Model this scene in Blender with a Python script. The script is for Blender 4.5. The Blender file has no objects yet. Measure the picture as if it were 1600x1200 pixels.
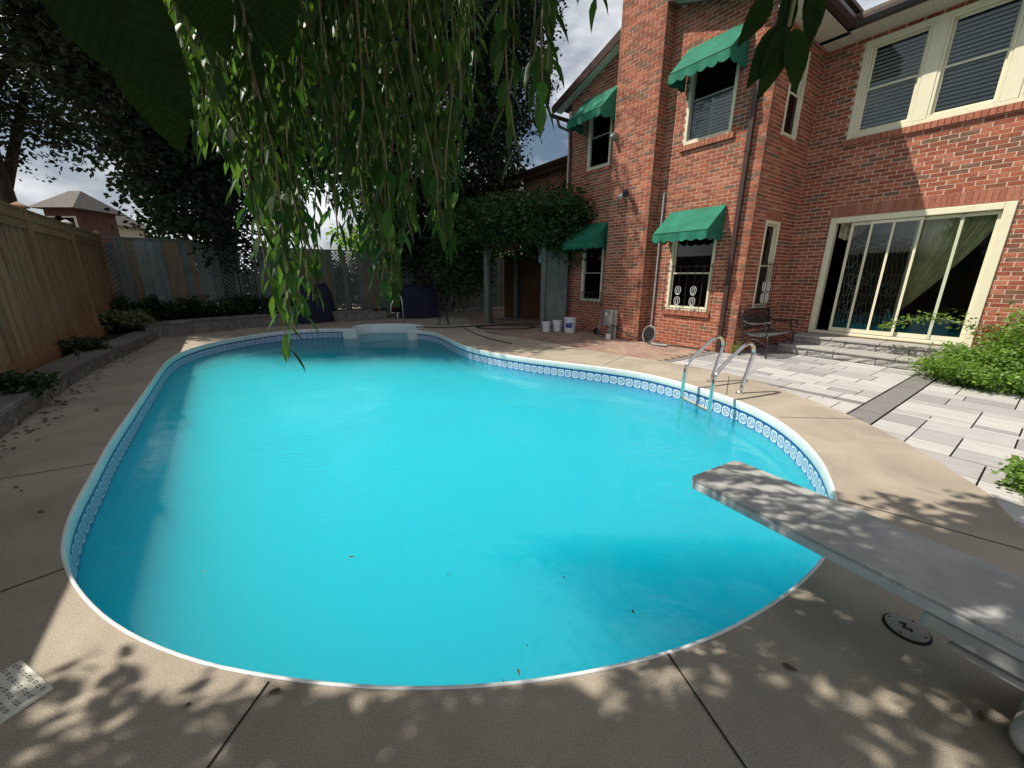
import bpy, math, random
import numpy as np
from mathutils import Vector, Matrix
from mathutils.geometry import tessellate_polygon
random.seed(7); RNG = np.random.default_rng(7)
SC = bpy.context.scene; COL = SC.collection
R_ = math.radians
# ------------------------------------------------------------------ camera
CAMH, PITCH, ROLL, FPX = 1.45, R_(15.6), R_(0.2), 600.0
_f = np.array([0, math.cos(PITCH), -math.sin(PITCH)]); _u0 = np.array([0, math.sin(PITCH), math.cos(PITCH)]); _r0 = np.array([1.0, 0, 0])
_r = _r0*math.cos(ROLL)+_u0*math.sin(ROLL); _u = _u0*math.cos(ROLL)-_r0*math.sin(ROLL)
cam = bpy.data.cameras.new('camera'); cam.sensor_width = 36; cam.lens = 36*FPX/1600; cam.clip_end = 900; cam.clip_start = 0.03
camo = bpy.data.objects.new('camera', cam); COL.objects.link(camo)
m = Matrix(((_r[0], _u[0], -_f[0], 0), (_r[1], _u[1], -_f[1], 0), (_r[2], _u[2], -_f[2], CAMH), (0, 0, 0, 1))); camo.matrix_world = m
SC.camera = camo
def ray(x, y): return _f*FPX+_r*(x-800)+_u*(600-y)
def gp(x, y, z=0.0):
    d = ray(x, y); t = (z-CAMH)/d[2]; return (d[0]*t, d[1]*t, z)
def at_y(x, y, Y):
    d = ray(x, y); t = Y/d[1]; return (d[0]*t, Y, CAMH+d[2]*t)
def proj(p):
    d = np.array(p, float)-np.array([0, 0, CAMH]); z = d@_f
    if z < 0.02: return (-9999, -9999, z)
    return (800+FPX*(d@_r)/z, 600-FPX*(d@_u)/z, z)
def in_view(p, mrg=20):
    x, y, z = proj(p); return z > 0 and -mrg < x < 1600+mrg and -mrg < y < 1200+mrg
# ------------------------------------------------------------------ light and sky
SUN_EL = 54.0
w = bpy.data.worlds.new('World'); SC.world = w; w.use_nodes = True
nt = w.node_tree; nt.nodes.clear()
def N(nt, t, **k):
    n = nt.nodes.new(t)
    for a, b in k.items():
        if a[0] == '_': n.inputs[a[1:].replace('_', ' ')].default_value = b
        else: setattr(n, a, b)
    return n
out = N(nt, 'ShaderNodeOutputWorld'); bg = N(nt, 'ShaderNodeBackground', _Strength=0.058)
sky = N(nt, 'ShaderNodeTexSky', sky_type='NISHITA', sun_disc=False, sun_elevation=R_(SUN_EL), sun_rotation=R_(270), air_density=1.2, dust_density=1.5)
tc = N(nt, 'ShaderNodeTexCoord'); mp = N(nt, 'ShaderNodeMapping'); mp.inputs['Scale'].default_value = (1.3, 1.3, 3.2)
mp.inputs['Location'].default_value = (0.3, 0.4, 0.2)
nz = N(nt, 'ShaderNodeTexNoise', _Scale=1.7, _Detail=8.0, _Roughness=0.55, _Distortion=0.3)
rp = N(nt, 'ShaderNodeValToRGB'); rp.color_ramp.elements[0].position = 0.40; rp.color_ramp.elements[1].position = 0.54
nz2 = N(nt, 'ShaderNodeTexNoise', _Scale=3.6, _Detail=7.0, _Roughness=0.55)
rp2 = N(nt, 'ShaderNodeValToRGB'); rp2.color_ramp.elements[0].position = 0.35; rp2.color_ramp.elements[0].color = (6.0, 6.7, 7.8, 1)
rp2.color_ramp.elements[1].position = 0.62; rp2.color_ramp.elements[1].color = (15.5, 15.7, 16.0, 1)
mx = N(nt, 'ShaderNodeMix', data_type='RGBA')
L = nt.links.new
L(tc.outputs['Generated'], mp.inputs['Vector']); L(mp.outputs[0], nz.inputs['Vector']); L(mp.outputs[0], nz2.inputs['Vector'])
L(nz.outputs['Fac'], rp.inputs['Fac']); L(nz2.outputs['Fac'], rp2.inputs['Fac'])
L(rp.outputs['Color'], mx.inputs['Factor']); L(sky.outputs[0], mx.inputs[6]); L(rp2.outputs['Color'], mx.inputs[7])
L(mx.outputs[2], bg.inputs['Color']); L(bg.outputs[0], out.inputs['Surface'])
sl = bpy.data.lights.new('sun', 'SUN'); sl.energy = 5.0; sl.angle = R_(0.55); sl.color = (1.0, 0.93, 0.82)
so = bpy.data.objects.new('sun', sl); COL.objects.link(so)
SAZ = R_(90); so.rotation_euler = Vector((math.cos(R_(SUN_EL))*math.sin(SAZ), math.cos(R_(SUN_EL))*math.cos(SAZ), -math.sin(R_(SUN_EL)))).to_track_quat('-Z', 'Y').to_euler()
so.location = (-10, 0, 20)
SC.view_settings.view_transform = 'Standard'; SC.view_settings.look = 'None'; SC.view_settings.exposure = 0.2; SC.view_settings.gamma = 1
SC.view_settings.use_curve_mapping = False
cy = SC.cycles; cy.use_denoising = True; cy.max_bounces = 12; cy.transparent_max_bounces = 12; cy.volume_bounces = 8; cy.diffuse_bounces = 3
cy.caustics_reflective = False; cy.caustics_refractive = False; cy.sample_clamp_indirect = 4.0
# ------------------------------------------------------------------ object helpers
class MB:
    def __init__(s): s.v = []; s.f = []
    def add(s, vs, fs):
        b = len(s.v); s.v.extend([tuple(map(float, p)) for p in vs]); s.f.extend([tuple(b+i for i in q) for q in fs]); return s
    def box(s, x0, x1, y0, y1, z0, z1):
        return s.add([(x0, y0, z0), (x1, y0, z0), (x1, y1, z0), (x0, y1, z0), (x0, y0, z1), (x1, y0, z1), (x1, y1, z1), (x0, y1, z1)],
                     [(0, 3, 2, 1), (4, 5, 6, 7), (0, 1, 5, 4), (1, 2, 6, 5), (2, 3, 7, 6), (3, 0, 4, 7)])
    def obox(s, c, ax, ay, az):
        "box from centre and three half axes"
        c, ax, ay, az = map(np.array, (c, ax, ay, az)); vs = [c+sx*ax+sy*ay+sz*az for sz in (-1, 1) for sy, sx in ((-1, -1), (-1, 1), (1, 1), (1, -1))]
        return s.add(vs, [(0, 3, 2, 1), (4, 5, 6, 7), (0, 1, 5, 4), (1, 2, 6, 5), (2, 3, 7, 6), (3, 0, 4, 7)])
    def bar(s, a, b, w, h, up=(0, 0, 1)):
        a = np.array(a, float); b = np.array(b, float); d = b-a; l = np.linalg.norm(d); d /= l; up = np.array(up, float)
        if abs(d@up) > .97: up = np.array([1., 0, 0])
        x = np.cross(d, up); x /= np.linalg.norm(x); y = np.cross(x, d)
        return s.obox((a+b)/2, d*l/2, x*w/2, y*h/2)
    def tube(s, pts, r, n=8, caps=True, r2=None):
        pts = [np.array(p, float) for p in pts]; k = len(pts); rr = [r+(0 if r2 is None else (r2-r)*i/(k-1)) for i in range(k)] if not isinstance(r, (list, tuple)) else r
        d0 = pts[1]-pts[0]; d0 /= np.linalg.norm(d0); ref = np.array([0, 0, 1.]) if abs(d0[2]) < .9 else np.array([1., 0, 0])
        x = np.cross(d0, ref); x /= np.linalg.norm(x); b = len(s.v)
        for i, p in enumerate(pts):
            d = pts[min(i+1, k-1)]-pts[max(i-1, 0)]; d /= (np.linalg.norm(d)+1e-9)
            x = x-d*(x@d); x /= (np.linalg.norm(x)+1e-9); y = np.cross(d, x)
            for j in range(n):
                a = 2*math.pi*j/n; s.v.append(tuple(p+(x*math.cos(a)+y*math.sin(a))*rr[i]))
        for i in range(k-1):
            for j in range(n):
                s.f.append((b+i*n+j, b+i*n+(j+1) % n, b+(i+1)*n+(j+1) % n, b+(i+1)*n+j))
        if caps: s.f.append(tuple(b+j for j in range(n))[::-1]); s.f.append(tuple(b+(k-1)*n+j for j in range(n)))
        return s
    def lathe(s, c, prof, n=20):
        b = len(s.v)
        for r, z in prof:
            for j in range(n):
                a = 2*math.pi*j/n; s.v.append((c[0]+r*math.cos(a), c[1]+r*math.sin(a), c[2]+z))
        for i in range(len(prof)-1):
            for j in range(n): s.f.append((b+i*n+j, b+i*n+(j+1) % n, b+(i+1)*n+(j+1) % n, b+(i+1)*n+j))
        s.f.append(tuple(b+j for j in range(n))[::-1]); s.f.append(tuple(b+(len(prof)-1)*n+j for j in range(n)))
        return s
    def mesh(s, name, smooth=False):
        me = bpy.data.meshes.new(name); me.from_pydata(s.v, [], s.f); me.validate()
        if smooth: me.polygons.foreach_set('use_smooth', [True]*len(me.polygons))
        return me
    def obj(s, name, mt, parent=None, smooth=False, **k): return ob(name, s.mesh(name, smooth), mt, parent, **k)
def ob(name, me, mt=None, parent=None, loc=None, rot=None, scale=None):
    o = bpy.data.objects.new(name, me)
    if mt is not None and me is not None and len(me.materials) == 0: me.materials.append(mt)
    COL.objects.link(o)
    if parent is not None: o.parent = parent
    if loc is not None: o.location = loc
    if rot is not None: o.rotation_euler = rot
    if scale is not None: o.scale = scale
    return o
def empty(name, loc=(0, 0, 0), rz=0.0, parent=None): return ob(name, None, None, parent, loc, (0, 0, rz))
def tag(o, label=None, cat=None, group=None, kind=None):
    for k, v in (('label', label), ('category', cat), ('group', group), ('kind', kind)):
        if v: o[k] = v
    return o
def kids(o): return [c for c in bpy.data.objects if c.parent == o]
def bevel(o, w, seg=2):
    md = o.modifiers.new('bevel', 'BEVEL'); md.width = w; md.segments = seg; md.limit_method = 'ANGLE'; return o
def cloud_mesh(name, P, Q, tv, tf, mt):
    "many copies of a small template: P (n,3) positions, Q (n,3,3) frames already scaled"
    n = len(P); tv = np.array(tv, float); k = len(tv)
    V = (np.einsum('nij,kj->nki', Q, tv)+P[:, None, :]).reshape(-1, 3)
    loops = np.concatenate([np.array(f) for f in tf]); ls = [len(f) for f in tf]
    I = (loops[None, :]+(np.arange(n)*k)[:, None]).reshape(-1); tot = np.tile(ls, n); st = np.concatenate([[0], np.cumsum(tot)[:-1]])
    me = bpy.data.meshes.new(name); me.vertices.add(len(V)); me.vertices.foreach_set('co', V.reshape(-1))
    me.loops.add(len(I)); me.loops.foreach_set('vertex_index', I.astype(np.int32)); me.polygons.add(len(tot))
    me.polygons.foreach_set('loop_start', st.astype(np.int32)); me.update(calc_edges=True); me.validate()
    if mt: me.materials.append(mt)
    return me
def frames(dirs, nrm, size, aspect=1.0):
    d = dirs/np.linalg.norm(dirs, axis=1)[:, None]; x = np.cross(d, nrm); x /= (np.linalg.norm(x, axis=1)[:, None]+1e-9); z = np.cross(x, d)
    s = np.asarray(size)[:, None]
    return np.stack([x*s*aspect, d*s, z*s], axis=2)
LEAF_V = [(0, 0, 0), (.15, .2, .03), (.2, .42, .03), (.1, .76, -.02), (0, 1.05, -.12), (-.1, .76, -.02), (-.2, .42, .03), (-.15, .2, .03), (0, .22, -.02), (0, .45, -.04), (0, .78, -.07)]
LEAF_F = [(0, 1, 8), (1, 2, 9, 8), (2, 3, 10, 9), (3, 4, 10), (0, 8, 7), (8, 9, 6, 7), (9, 10, 5, 6), (10, 4, 5)]
SIMP_V = [(0, 0, 0), (.32, .5, .05), (0, 1, 0), (-.32, .5, .05)]; SIMP_F = [(0, 1, 2), (0, 2, 3)]
MAPL_V = [(0, 0, 0), (.5, .2, .05), (.33, .45, 0), (.45, .85, -.05), (0, 1.05, -.1), (-.45, .85, -.05), (-.33, .45, 0), (-.5, .2, .05)]
MAPL_F = [(0, 1, 2), (0, 2, 3, 4), (0, 4, 5, 6), (0, 6, 7)]
# ------------------------------------------------------------------ materials
def mat(name, col, rough=.6, spec=.5, metal=0.0, noise=None, bump=None, island=None, grain=None, wear=None):
    """noise=(scale,amount,detail); bump=(scale,strength,dist); island=[colours] picked per loose piece; grain=(sx,sy,sz,amount)"""
    mt = bpy.data.materials.new(name); mt.use_nodes = True; t = mt.node_tree; p = t.nodes['Principled BSDF']; l = t.links.new
    p.inputs['Roughness'].default_value = rough; p.inputs['Metallic'].default_value = metal; p.inputs['Specular IOR Level'].default_value = spec
    c4 = tuple(col)+(1,); p.inputs['Base Color'].default_value = c4
    pos = N(t, 'ShaderNodeNewGeometry').outputs['Position']; geo = pos.node; cur = None
    if island:
        oi = N(t, 'ShaderNodeObjectInfo'); a = N(t, 'ShaderNodeMath', operation='MULTIPLY_ADD'); b = N(t, 'ShaderNodeMath', operation='FRACT')
        a.inputs[1].default_value = 7.31; l(geo.outputs['Random Per Island'], a.inputs[0]); l(oi.outputs['Random'], a.inputs[2]); l(a.outputs[0], b.inputs[0])
        r = N(t, 'ShaderNodeValToRGB'); r.color_ramp.interpolation = 'CONSTANT'; es = r.color_ramp.elements
        for i, cc in enumerate(island):
            e = es[i] if i < 2 else es.new(i/len(island)); e.position = i/len(island); e.color = tuple(cc)+(1,)
        l(b.outputs[0], r.inputs['Fac']); cur = r.outputs['Color']
    def mul(cur, fac_socket, lo, hi):
        mr = N(t, 'ShaderNodeMapRange'); mr.inputs['From Min'].default_value = .3; mr.inputs['From Max'].default_value = .7
        mr.inputs['To Min'].default_value = lo; mr.inputs['To Max'].default_value = hi; l(fac_socket, mr.inputs['Value'])
        x = N(t, 'ShaderNodeVectorMath', operation='SCALE'); l(mr.outputs[0], x.inputs['Scale'])
        if cur is None: x.inputs[0].default_value = tuple(col)
        else: l(cur, x.inputs[0])
        return x.outputs[0]
    if noise:
        nn = N(t, 'ShaderNodeTexNoise', _Scale=noise[0], _Detail=noise[2] if len(noise) > 2 else 5.0, _Roughness=.6); l(pos, nn.inputs['Vector'])
        cur = mul(cur, nn.outputs['Fac'], 1-noise[1], 1+noise[1])
    if wear:
        nn = N(t, 'ShaderNodeTexNoise', _Scale=wear[0], _Detail=6.0, _Roughness=.65, _Distortion=.6); l(pos, nn.inputs['Vector'])
        cur = mul(cur, nn.outputs['Fac'], 1-wear[1], 1+wear[1]*.6)
    if grain:
        mpp = N(t, 'ShaderNodeMapping'); mpp.inputs['Scale'].default_value = grain[:3]; l(pos, mpp.inputs['Vector'])
        if len(grain) > 4: mpp.inputs['Rotation'].default_value = (0, 0, grain[4]); mpp.vector_type = 'TEXTURE'; mpp.inputs['Scale'].default_value = tuple(1/g for g in grain[:3])
        nn = N(t, 'ShaderNodeTexNoise', _Scale=1.0, _Detail=6.0, _Roughness=.6); l(mpp.outputs[0], nn.inputs['Vector'])
        cur = mul(cur, nn.outputs['Fac'], 1-grain[3], 1+grain[3])
    if cur is not None: l(cur, p.inputs['Base Color'])
    if bump:
        nn = N(t, 'ShaderNodeTexNoise', _Scale=bump[0], _Detail=4.0); l(pos, nn.inputs['Vector'])
        bb = N(t, 'ShaderNodeBump', _Strength=bump[1], _Distance=bump[2] if len(bump) > 2 else .01); l(nn.outputs['Fac'], bb.inputs['Height']); l(bb.outputs[0], p.inputs['Normal'])
    return mt
def leafmat(name, cols, trans=.35, rough=.45, spec=.4):
    mt = bpy.data.materials.new(name); mt.use_nodes = True; t = mt.node_tree; p = t.nodes['Principled BSDF']; l = t.links.new; o = t.nodes['Material Output']
    geo = N(t, 'ShaderNodeNewGeometry'); oi = N(t, 'ShaderNodeObjectInfo'); a = N(t, 'ShaderNodeMath', operation='MULTIPLY_ADD'); b = N(t, 'ShaderNodeMath', operation='FRACT')
    a.inputs[1].default_value = 5.3; l(geo.outputs['Random Per Island'], a.inputs[0]); l(oi.outputs['Random'], a.inputs[2]); l(a.outputs[0], b.inputs[0])
    r = N(t, 'ShaderNodeValToRGB'); es = r.color_ramp.elements
    for i, cc in enumerate(cols):
        e = es[i] if i < 2 else es.new(i/(len(cols)-1)); e.position = i/(len(cols)-1); e.color = tuple(cc)+(1,)
    l(b.outputs[0], r.inputs['Fac']); nn = N(t, 'ShaderNodeTexNoise', _Scale=60.0, _Detail=3.0); l(geo.outputs['Position'], nn.inputs['Vector'])
    mr = N(t, 'ShaderNodeMapRange'); mr.inputs['To Min'].default_value = .65; mr.inputs['To Max'].default_value = 1.35; l(nn.outputs['Fac'], mr.inputs['Value'])
    x = N(t, 'ShaderNodeVectorMath', operation='SCALE'); l(mr.outputs[0], x.inputs['Scale']); l(r.outputs['Color'], x.inputs[0])
    l(x.outputs[0], p.inputs['Base Color']); p.inputs['Roughness'].default_value = rough; p.inputs['Specular IOR Level'].default_value = spec
    tr = N(t, 'ShaderNodeBsdfTranslucent'); y = N(t, 'ShaderNodeMix', data_type='RGBA', blend_type='MULTIPLY'); y.inputs[0].default_value = 1; y.inputs[7].default_value = (1.9, 2.3, .75, 1)
    l(x.outputs[0], y.inputs[6]); l(y.outputs[2], tr.inputs['Color']); ms = N(t, 'ShaderNodeMixShader'); ms.inputs[0].default_value = trans
    l(p.outputs[0], ms.inputs[1]); l(tr.outputs[0], ms.inputs[2]); l(ms.outputs[0], o.inputs['Surface']); return mt
M = {}
M['brick'] = mat('brick_clay', (.35, .12, .07), .85, .25, island=[(.34, .10, .055), (.26, .075, .045), (.40, .135, .078), (.32, .095, .055), (.19, .105, .07), (.37, .12, .066), (.23, .085, .052), (.42, .16, .10), (.30, .09, .05)], noise=(38, .34), wear=(1.6, .2), bump=(140, .5, .004))
M['brick2'] = mat('brick_clay_soldier', (.37, .12, .07), .85, .25, island=[(.36, .135, .085), (.32, .115, .075), (.39, .155, .10)], noise=(38, .25), bump=(140, .5, .004))
M['mortar'] = mat('mortar', (.67, .51, .40), .95, .2, noise=(30, .15), bump=(90, .5, .003))
M['cream'] = mat('cream_trim_paint', (.72, .68, .50), .5, .4, noise=(6, .06))
M['white'] = mat('white_plastic', (.78, .79, .78), .4, .5, noise=(9, .05))
M['brown'] = mat('brown_metal', (.055, .028, .025), .38, .5, noise=(8, .15))
M['soffit'] = mat('soffit_vinyl', (.62, .58, .48), .5, .4)
M['shingle'] = mat('roof_shingle', (.17, .14, .12), .95, .2, noise=(14, .35))
M['awning'] = mat('green_awning_canvas', (.018, .16, .10), .75, .25, noise=(3, .2), wear=(9, .12), bump=(350, .25, .002))
M['awntrim'] = mat('dark_green_trim', (.01, .07, .045), .7, .25)
M['iron'] = mat('black_iron', (.018, .018, .02), .45, .5)
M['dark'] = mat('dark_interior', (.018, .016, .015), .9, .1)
M['deck'] = mat('aggregate_concrete', (.385, .332, .265), .9, .25, noise=(260, .42, 2.0), wear=(1.3, .26), bump=(260, .9, .004))
M['joint'] = mat('deck_joint_dark', (.03, .028, .025), .95, .1)
M['paver'] = mat('grey_paver', (.5, .49, .47), .85, .3, island=[(.46, .445, .43), (.41, .40, .39), (.36, .35, .345), (.48, .465, .45), (.30, .29, .29), (.43, .415, .405)], grain=(3, 24, 10, .13, R_(-55)), noise=(160, .12), bump=(120, .5, .003))
M['paverdark'] = mat('charcoal_paver', (.2, .19, .185), .85, .3, grain=(3, 34, 10, .2, R_(-55)), noise=(160, .12), bump=(120, .5, .003))
M['redpaver'] = mat('red_paver', (.35, .22, .17), .9, .25, island=[(.34, .22, .17), (.38, .25, .19), (.29, .19, .155), (.36, .26, .21)], noise=(60, .22), wear=(1.4, .2), bump=(150, .5, .003))
M['soil'] = mat('garden_soil', (.055, .042, .03), 1, .1, noise=(20, .4), bump=(30, 1, .03))
M['ground'] = mat('ground_base', (.09, .08, .065), 1, .1, noise=(5, .3))
M['cedar'] = mat('cedar_board', (.36, .19, .085), .75, .3, island=[(.33, .185, .095), (.29, .155, .08), (.37, .21, .11), (.31, .17, .09)], grain=(30, 30, 1.5, .22), noise=(3, .12), bump=(60, .3, .003))
M['greyboard'] = mat('weathered_board', (.17, .18, .17), .9, .2, island=[(.17, .195, .19), (.21, .225, .215), (.18, .185, .17), (.19, .15, .11), (.14, .16, .155), (.18, .205, .2), (.22, .16, .105), (.155, .175, .17), (.18, .15, .12)], grain=(30, 30, 1.5, .25), noise=(4, .15), bump=(60, .4, .003))
M['greypaint'] = mat('weathered_grey_paint', (.15, .17, .16), .85, .2, grain=(20, 20, 1.5, .2), noise=(5, .15))
M['block'] = mat('retaining_block', (.20, .18, .155), .95, .2, island=[(.20, .18, .155), (.17, .155, .135), (.23, .205, .18), (.19, .165, .15)], noise=(28, .3), bump=(28, 1.0, .02))
M['stepstone'] = mat('rock_face_stone', (.33, .32, .31), .92, .2, island=[(.33, .32, .31), (.29, .285, .28), (.37, .355, .34)], noise=(30, .25), bump=(32, 1.0, .025))
M['steptread'] = mat('tread_stone', (.36, .345, .325), .9, .2, noise=(40, .18), bump=(90, .5, .004))
M['fiber'] = mat('white_fibreglass', (.74, .77, .78), .35, .5, noise=(7, .05))
M['coping'] = mat('white_coping', (.76, .77, .75), .35, .5, noise=(4, .08), wear=(14, .06))
M['steel'] = mat('stainless_steel', (.72, .71, .68), .13, .5, 1.0, noise=(12, .06))
M['board'] = mat('board_grit', (.44, .44, .42), .95, .15, noise=(300, .3, 2.0), wear=(5, .22), bump=(500, .9, .003))
M['boardside'] = mat('board_side_paint', (.5, .52, .53), .5, .4, noise=(9, .12))
M['standfib'] = mat('board_stand_shell', (.42, .425, .41), .75, .2, noise=(6, .15), wear=(9, .22), bump=(120, .3, .002))
M['bucket'] = mat('bucket_plastic', (.72, .74, .78), .4, .4)
M['blue'] = mat('blue_label', (.02, .07, .3), .4, .4)
M['gbox'] = mat('grey_metal_box', (.27, .27, .26), .55, .4, noise=(9, .15))
M['pipe'] = mat('grey_pipe', (.45, .45, .44), .4, .4)
M['hose'] = mat('black_hose', (.02, .02, .022), .5, .4)
M['cover'] = mat('navy_cover', (.012, .014, .035), .7, .3, bump=(9, .6, .03))
M['bark'] = mat('bark', (.075, .06, .045), .95, .15, grain=(14, 14, 2, .4), bump=(22, 1, .03))
M['twig'] = mat('green_twig', (.22, .20, .11), .7, .2)
M['benchseat'] = mat('bench_slat', (.085, .085, .09), .5, .4)
M['orange'] = mat('rust_cloth', (.35, .10, .035), .9, .1, noise=(8, .3))
M['oldwood'] = mat('dark_brown_board', (.13, .065, .035), .9, .15, grain=(20, 20, 2, .3))
M['bluepaint'] = mat('pale_blue_tin', (.25, .42, .55), .5, .3)
M['curtain'] = mat('gold_green_curtain', (.84, .80, .48), .9, .15, noise=(6, .25))
M['patterncloth'] = mat('patterned_valance', (.45, .38, .27), .9, .15, island=None, noise=(14, .6))
M['wire'] = mat('pale_wire', (.8, .8, .77), .5, .4)
M['blind'] = mat('white_blind', (.84, .84, .83), .5, .4)
M['greensash'] = mat('pale_green_stile', (.52, .56, .40), .5, .3)
M['farbrick'] = mat('far_brick', (.12, .065, .055), .9, .2, noise=(3, .2))
M['farcream'] = mat('far_cream_wall', (.55, .5, .36), .8, .2, noise=(2, .08))
M['farroof'] = mat('far_roof', (.15, .135, .12), .95, .2, noise=(9, .25))
M['plate'] = mat('cream_plate', (.66, .66, .56), .5, .4, noise=(15, .06))
M['platemark'] = mat('plate_mark', (.16, .16, .14), .7, .2)
M['lid'] = mat('lid_grey', (.27, .26, .235), .6, .3, noise=(40, .15))
M['leafW'] = leafmat('weeping_leaf', [(.022, .044, .013), (.032, .064, .018), (.044, .082, .022), (.085, .14, .038)], .42)
M['leafM'] = leafmat('maple_leaf_dark', [(.010, .018, .011), (.020, .026, .017), (.018, .034, .014), (.034, .042, .024)], .14, .6, .2)
M['leafG'] = leafmat('green_leaf_dark', [(.015, .04, .012), (.03, .065, .02), (.022, .05, .016)], .25)
M['leafV'] = leafmat('vine_leaf', [(.022, .052, .016), (.034, .078, .02), (.05, .10, .028)], .25)
M['leafS'] = leafmat('shrub_leaf', [(.10, .18, .035), (.15, .26, .05), (.2, .3, .07), (.06, .12, .03)], .35)
M['leafR'] = leafmat('reddish_leaf', [(.2, .06, .03), (.3, .12, .05)], .3)
M['leafD'] = leafmat('dry_leaf', [(.07, .05, .025), (.12, .08, .04), (.05, .06, .02)], .1)
M['hosta'] = leafmat('variegated_leaf', [(.10, .14, .05), (.20, .22, .10), (.08, .12, .04)], .25)
def bigleaf():
    mt = leafmat('near_leaf', [(.012, .026, .006), (.018, .042, .008)], .12, .85, .12); t = mt.node_tree; p = t.nodes['Principled BSDF']; l = t.links.new
    tc = N(t, 'ShaderNodeTexCoord'); sp = N(t, 'ShaderNodeSeparateXYZ'); l(tc.outputs['Object'], sp.inputs[0]); ab = N(t, 'ShaderNodeMath', operation='ABSOLUTE'); l(sp.outputs[0], ab.inputs[0])
    ma = N(t, 'ShaderNodeMath', operation='MULTIPLY_ADD'); ma.inputs[1].default_value = -1.0; l(ab.outputs[0], ma.inputs[0]); l(sp.outputs[1], ma.inputs[2])
    wv = N(t, 'ShaderNodeMath', operation='MULTIPLY'); wv.inputs[1].default_value = 38.0; l(ma.outputs[0], wv.inputs[0]); si = N(t, 'ShaderNodeMath', operation='SINE'); l(wv.outputs[0], si.inputs[0])
    pw = N(t, 'ShaderNodeMath', operation='POWER'); pw.inputs[1].default_value = 8.0; aa = N(t, 'ShaderNodeMath', operation='ABSOLUTE'); l(si.outputs[0], aa.inputs[0]); l(aa.outputs[0], pw.inputs[0])
    bb = N(t, 'ShaderNodeBump', _Strength=.6, _Distance=.003); l(pw.outputs[0], bb.inputs['Height']); l(bb.outputs[0], p.inputs['Normal']); return mt
M['leafB'] = bigleaf()
def glassmat():
    mt = bpy.data.materials.new('window_glass'); mt.use_nodes = True; t = mt.node_tree; t.nodes.remove(t.nodes['Principled BSDF']); o = t.nodes['Material Output']; l = t.links.new
    fr = N(t, 'ShaderNodeFresnel', _IOR=1.55); tr = N(t, 'ShaderNodeBsdfTransparent', _Color=(.84, .87, .86, 1)); gl = N(t, 'ShaderNodeBsdfGlossy', _Roughness=.02, _Color=(.62, .62, .62, 1)); ms = N(t, 'ShaderNodeMixShader')
    l(fr.outputs[0], ms.inputs[0]); l(tr.outputs[0], ms.inputs[1]); l(gl.outputs[0], ms.inputs[2]); l(ms.outputs[0], o.inputs['Surface']); return mt
M['glass'] = glassmat()
WATER_Z = -.26
def watermat():
    mt = bpy.data.materials.new('milky_pool_water'); mt.use_nodes = True; t = mt.node_tree; t.nodes.remove(t.nodes['Principled BSDF']); o = t.nodes['Material Output']; l = t.links.new
    geo = N(t, 'ShaderNodeNewGeometry'); mpp = N(t, 'ShaderNodeMapping'); mpp.inputs['Scale'].default_value = (1, 1.5, 1); l(geo.outputs['Position'], mpp.inputs['Vector'])
    n1 = N(t, 'ShaderNodeTexNoise', _Scale=2.3, _Detail=4.0, _Distortion=.5); n2 = N(t, 'ShaderNodeTexNoise', _Scale=13.0, _Detail=3.0, _Distortion=1.5)
    l(mpp.outputs[0], n1.inputs['Vector']); l(mpp.outputs[0], n2.inputs['Vector'])
    b1 = N(t, 'ShaderNodeBump', _Strength=.22, _Distance=.035); b2 = N(t, 'ShaderNodeBump', _Strength=.26, _Distance=.012)
    n3 = N(t, 'ShaderNodeTexNoise', _Scale=.9, _Detail=2.0); l(geo.outputs['Position'], n3.inputs['Vector']); m3 = N(t, 'ShaderNodeMapRange'); m3.inputs['From Min'].default_value = .42; m3.inputs['From Max'].default_value = .58; m3.inputs['To Min'].default_value = .1; m3.inputs['To Max'].default_value = .75
    l(n3.outputs['Fac'], m3.inputs['Value']); l(m3.outputs[0], b2.inputs['Strength'])
    l(n1.outputs['Fac'], b1.inputs['Height']); l(n2.outputs['Fac'], b2.inputs['Height']); l(b1.outputs[0], b2.inputs['Normal'])
    fr = N(t, 'ShaderNodeFresnel', _IOR=1.33); l(b2.outputs[0], fr.inputs['Normal']); tr = N(t, 'ShaderNodeBsdfTransparent'); gl = N(t, 'ShaderNodeBsdfGlossy', _Roughness=.015); l(b2.outputs[0], gl.inputs['Normal'])
    ms = N(t, 'ShaderNodeMixShader'); l(fr.outputs[0], ms.inputs[0]); l(tr.outputs[0], ms.inputs[1]); l(gl.outputs[0], ms.inputs[2]); l(ms.outputs[0], o.inputs['Surface'])
    vs = N(t, 'ShaderNodeVolumeScatter', _Color=(.985, .985, .985, 1), _Density=2.1, _Anisotropy=.3); va = N(t, 'ShaderNodeVolumeAbsorption', _Color=(.0, .984, .9997, 1), _Density=9.0); ad_ = N(t, 'ShaderNodeAddShader')
    l(vs.outputs[0], ad_.inputs[0]); l(va.outputs[0], ad_.inputs[1]); l(ad_.outputs[0], o.inputs['Volume'])
    return mt
M['water'] = watermat()
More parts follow.
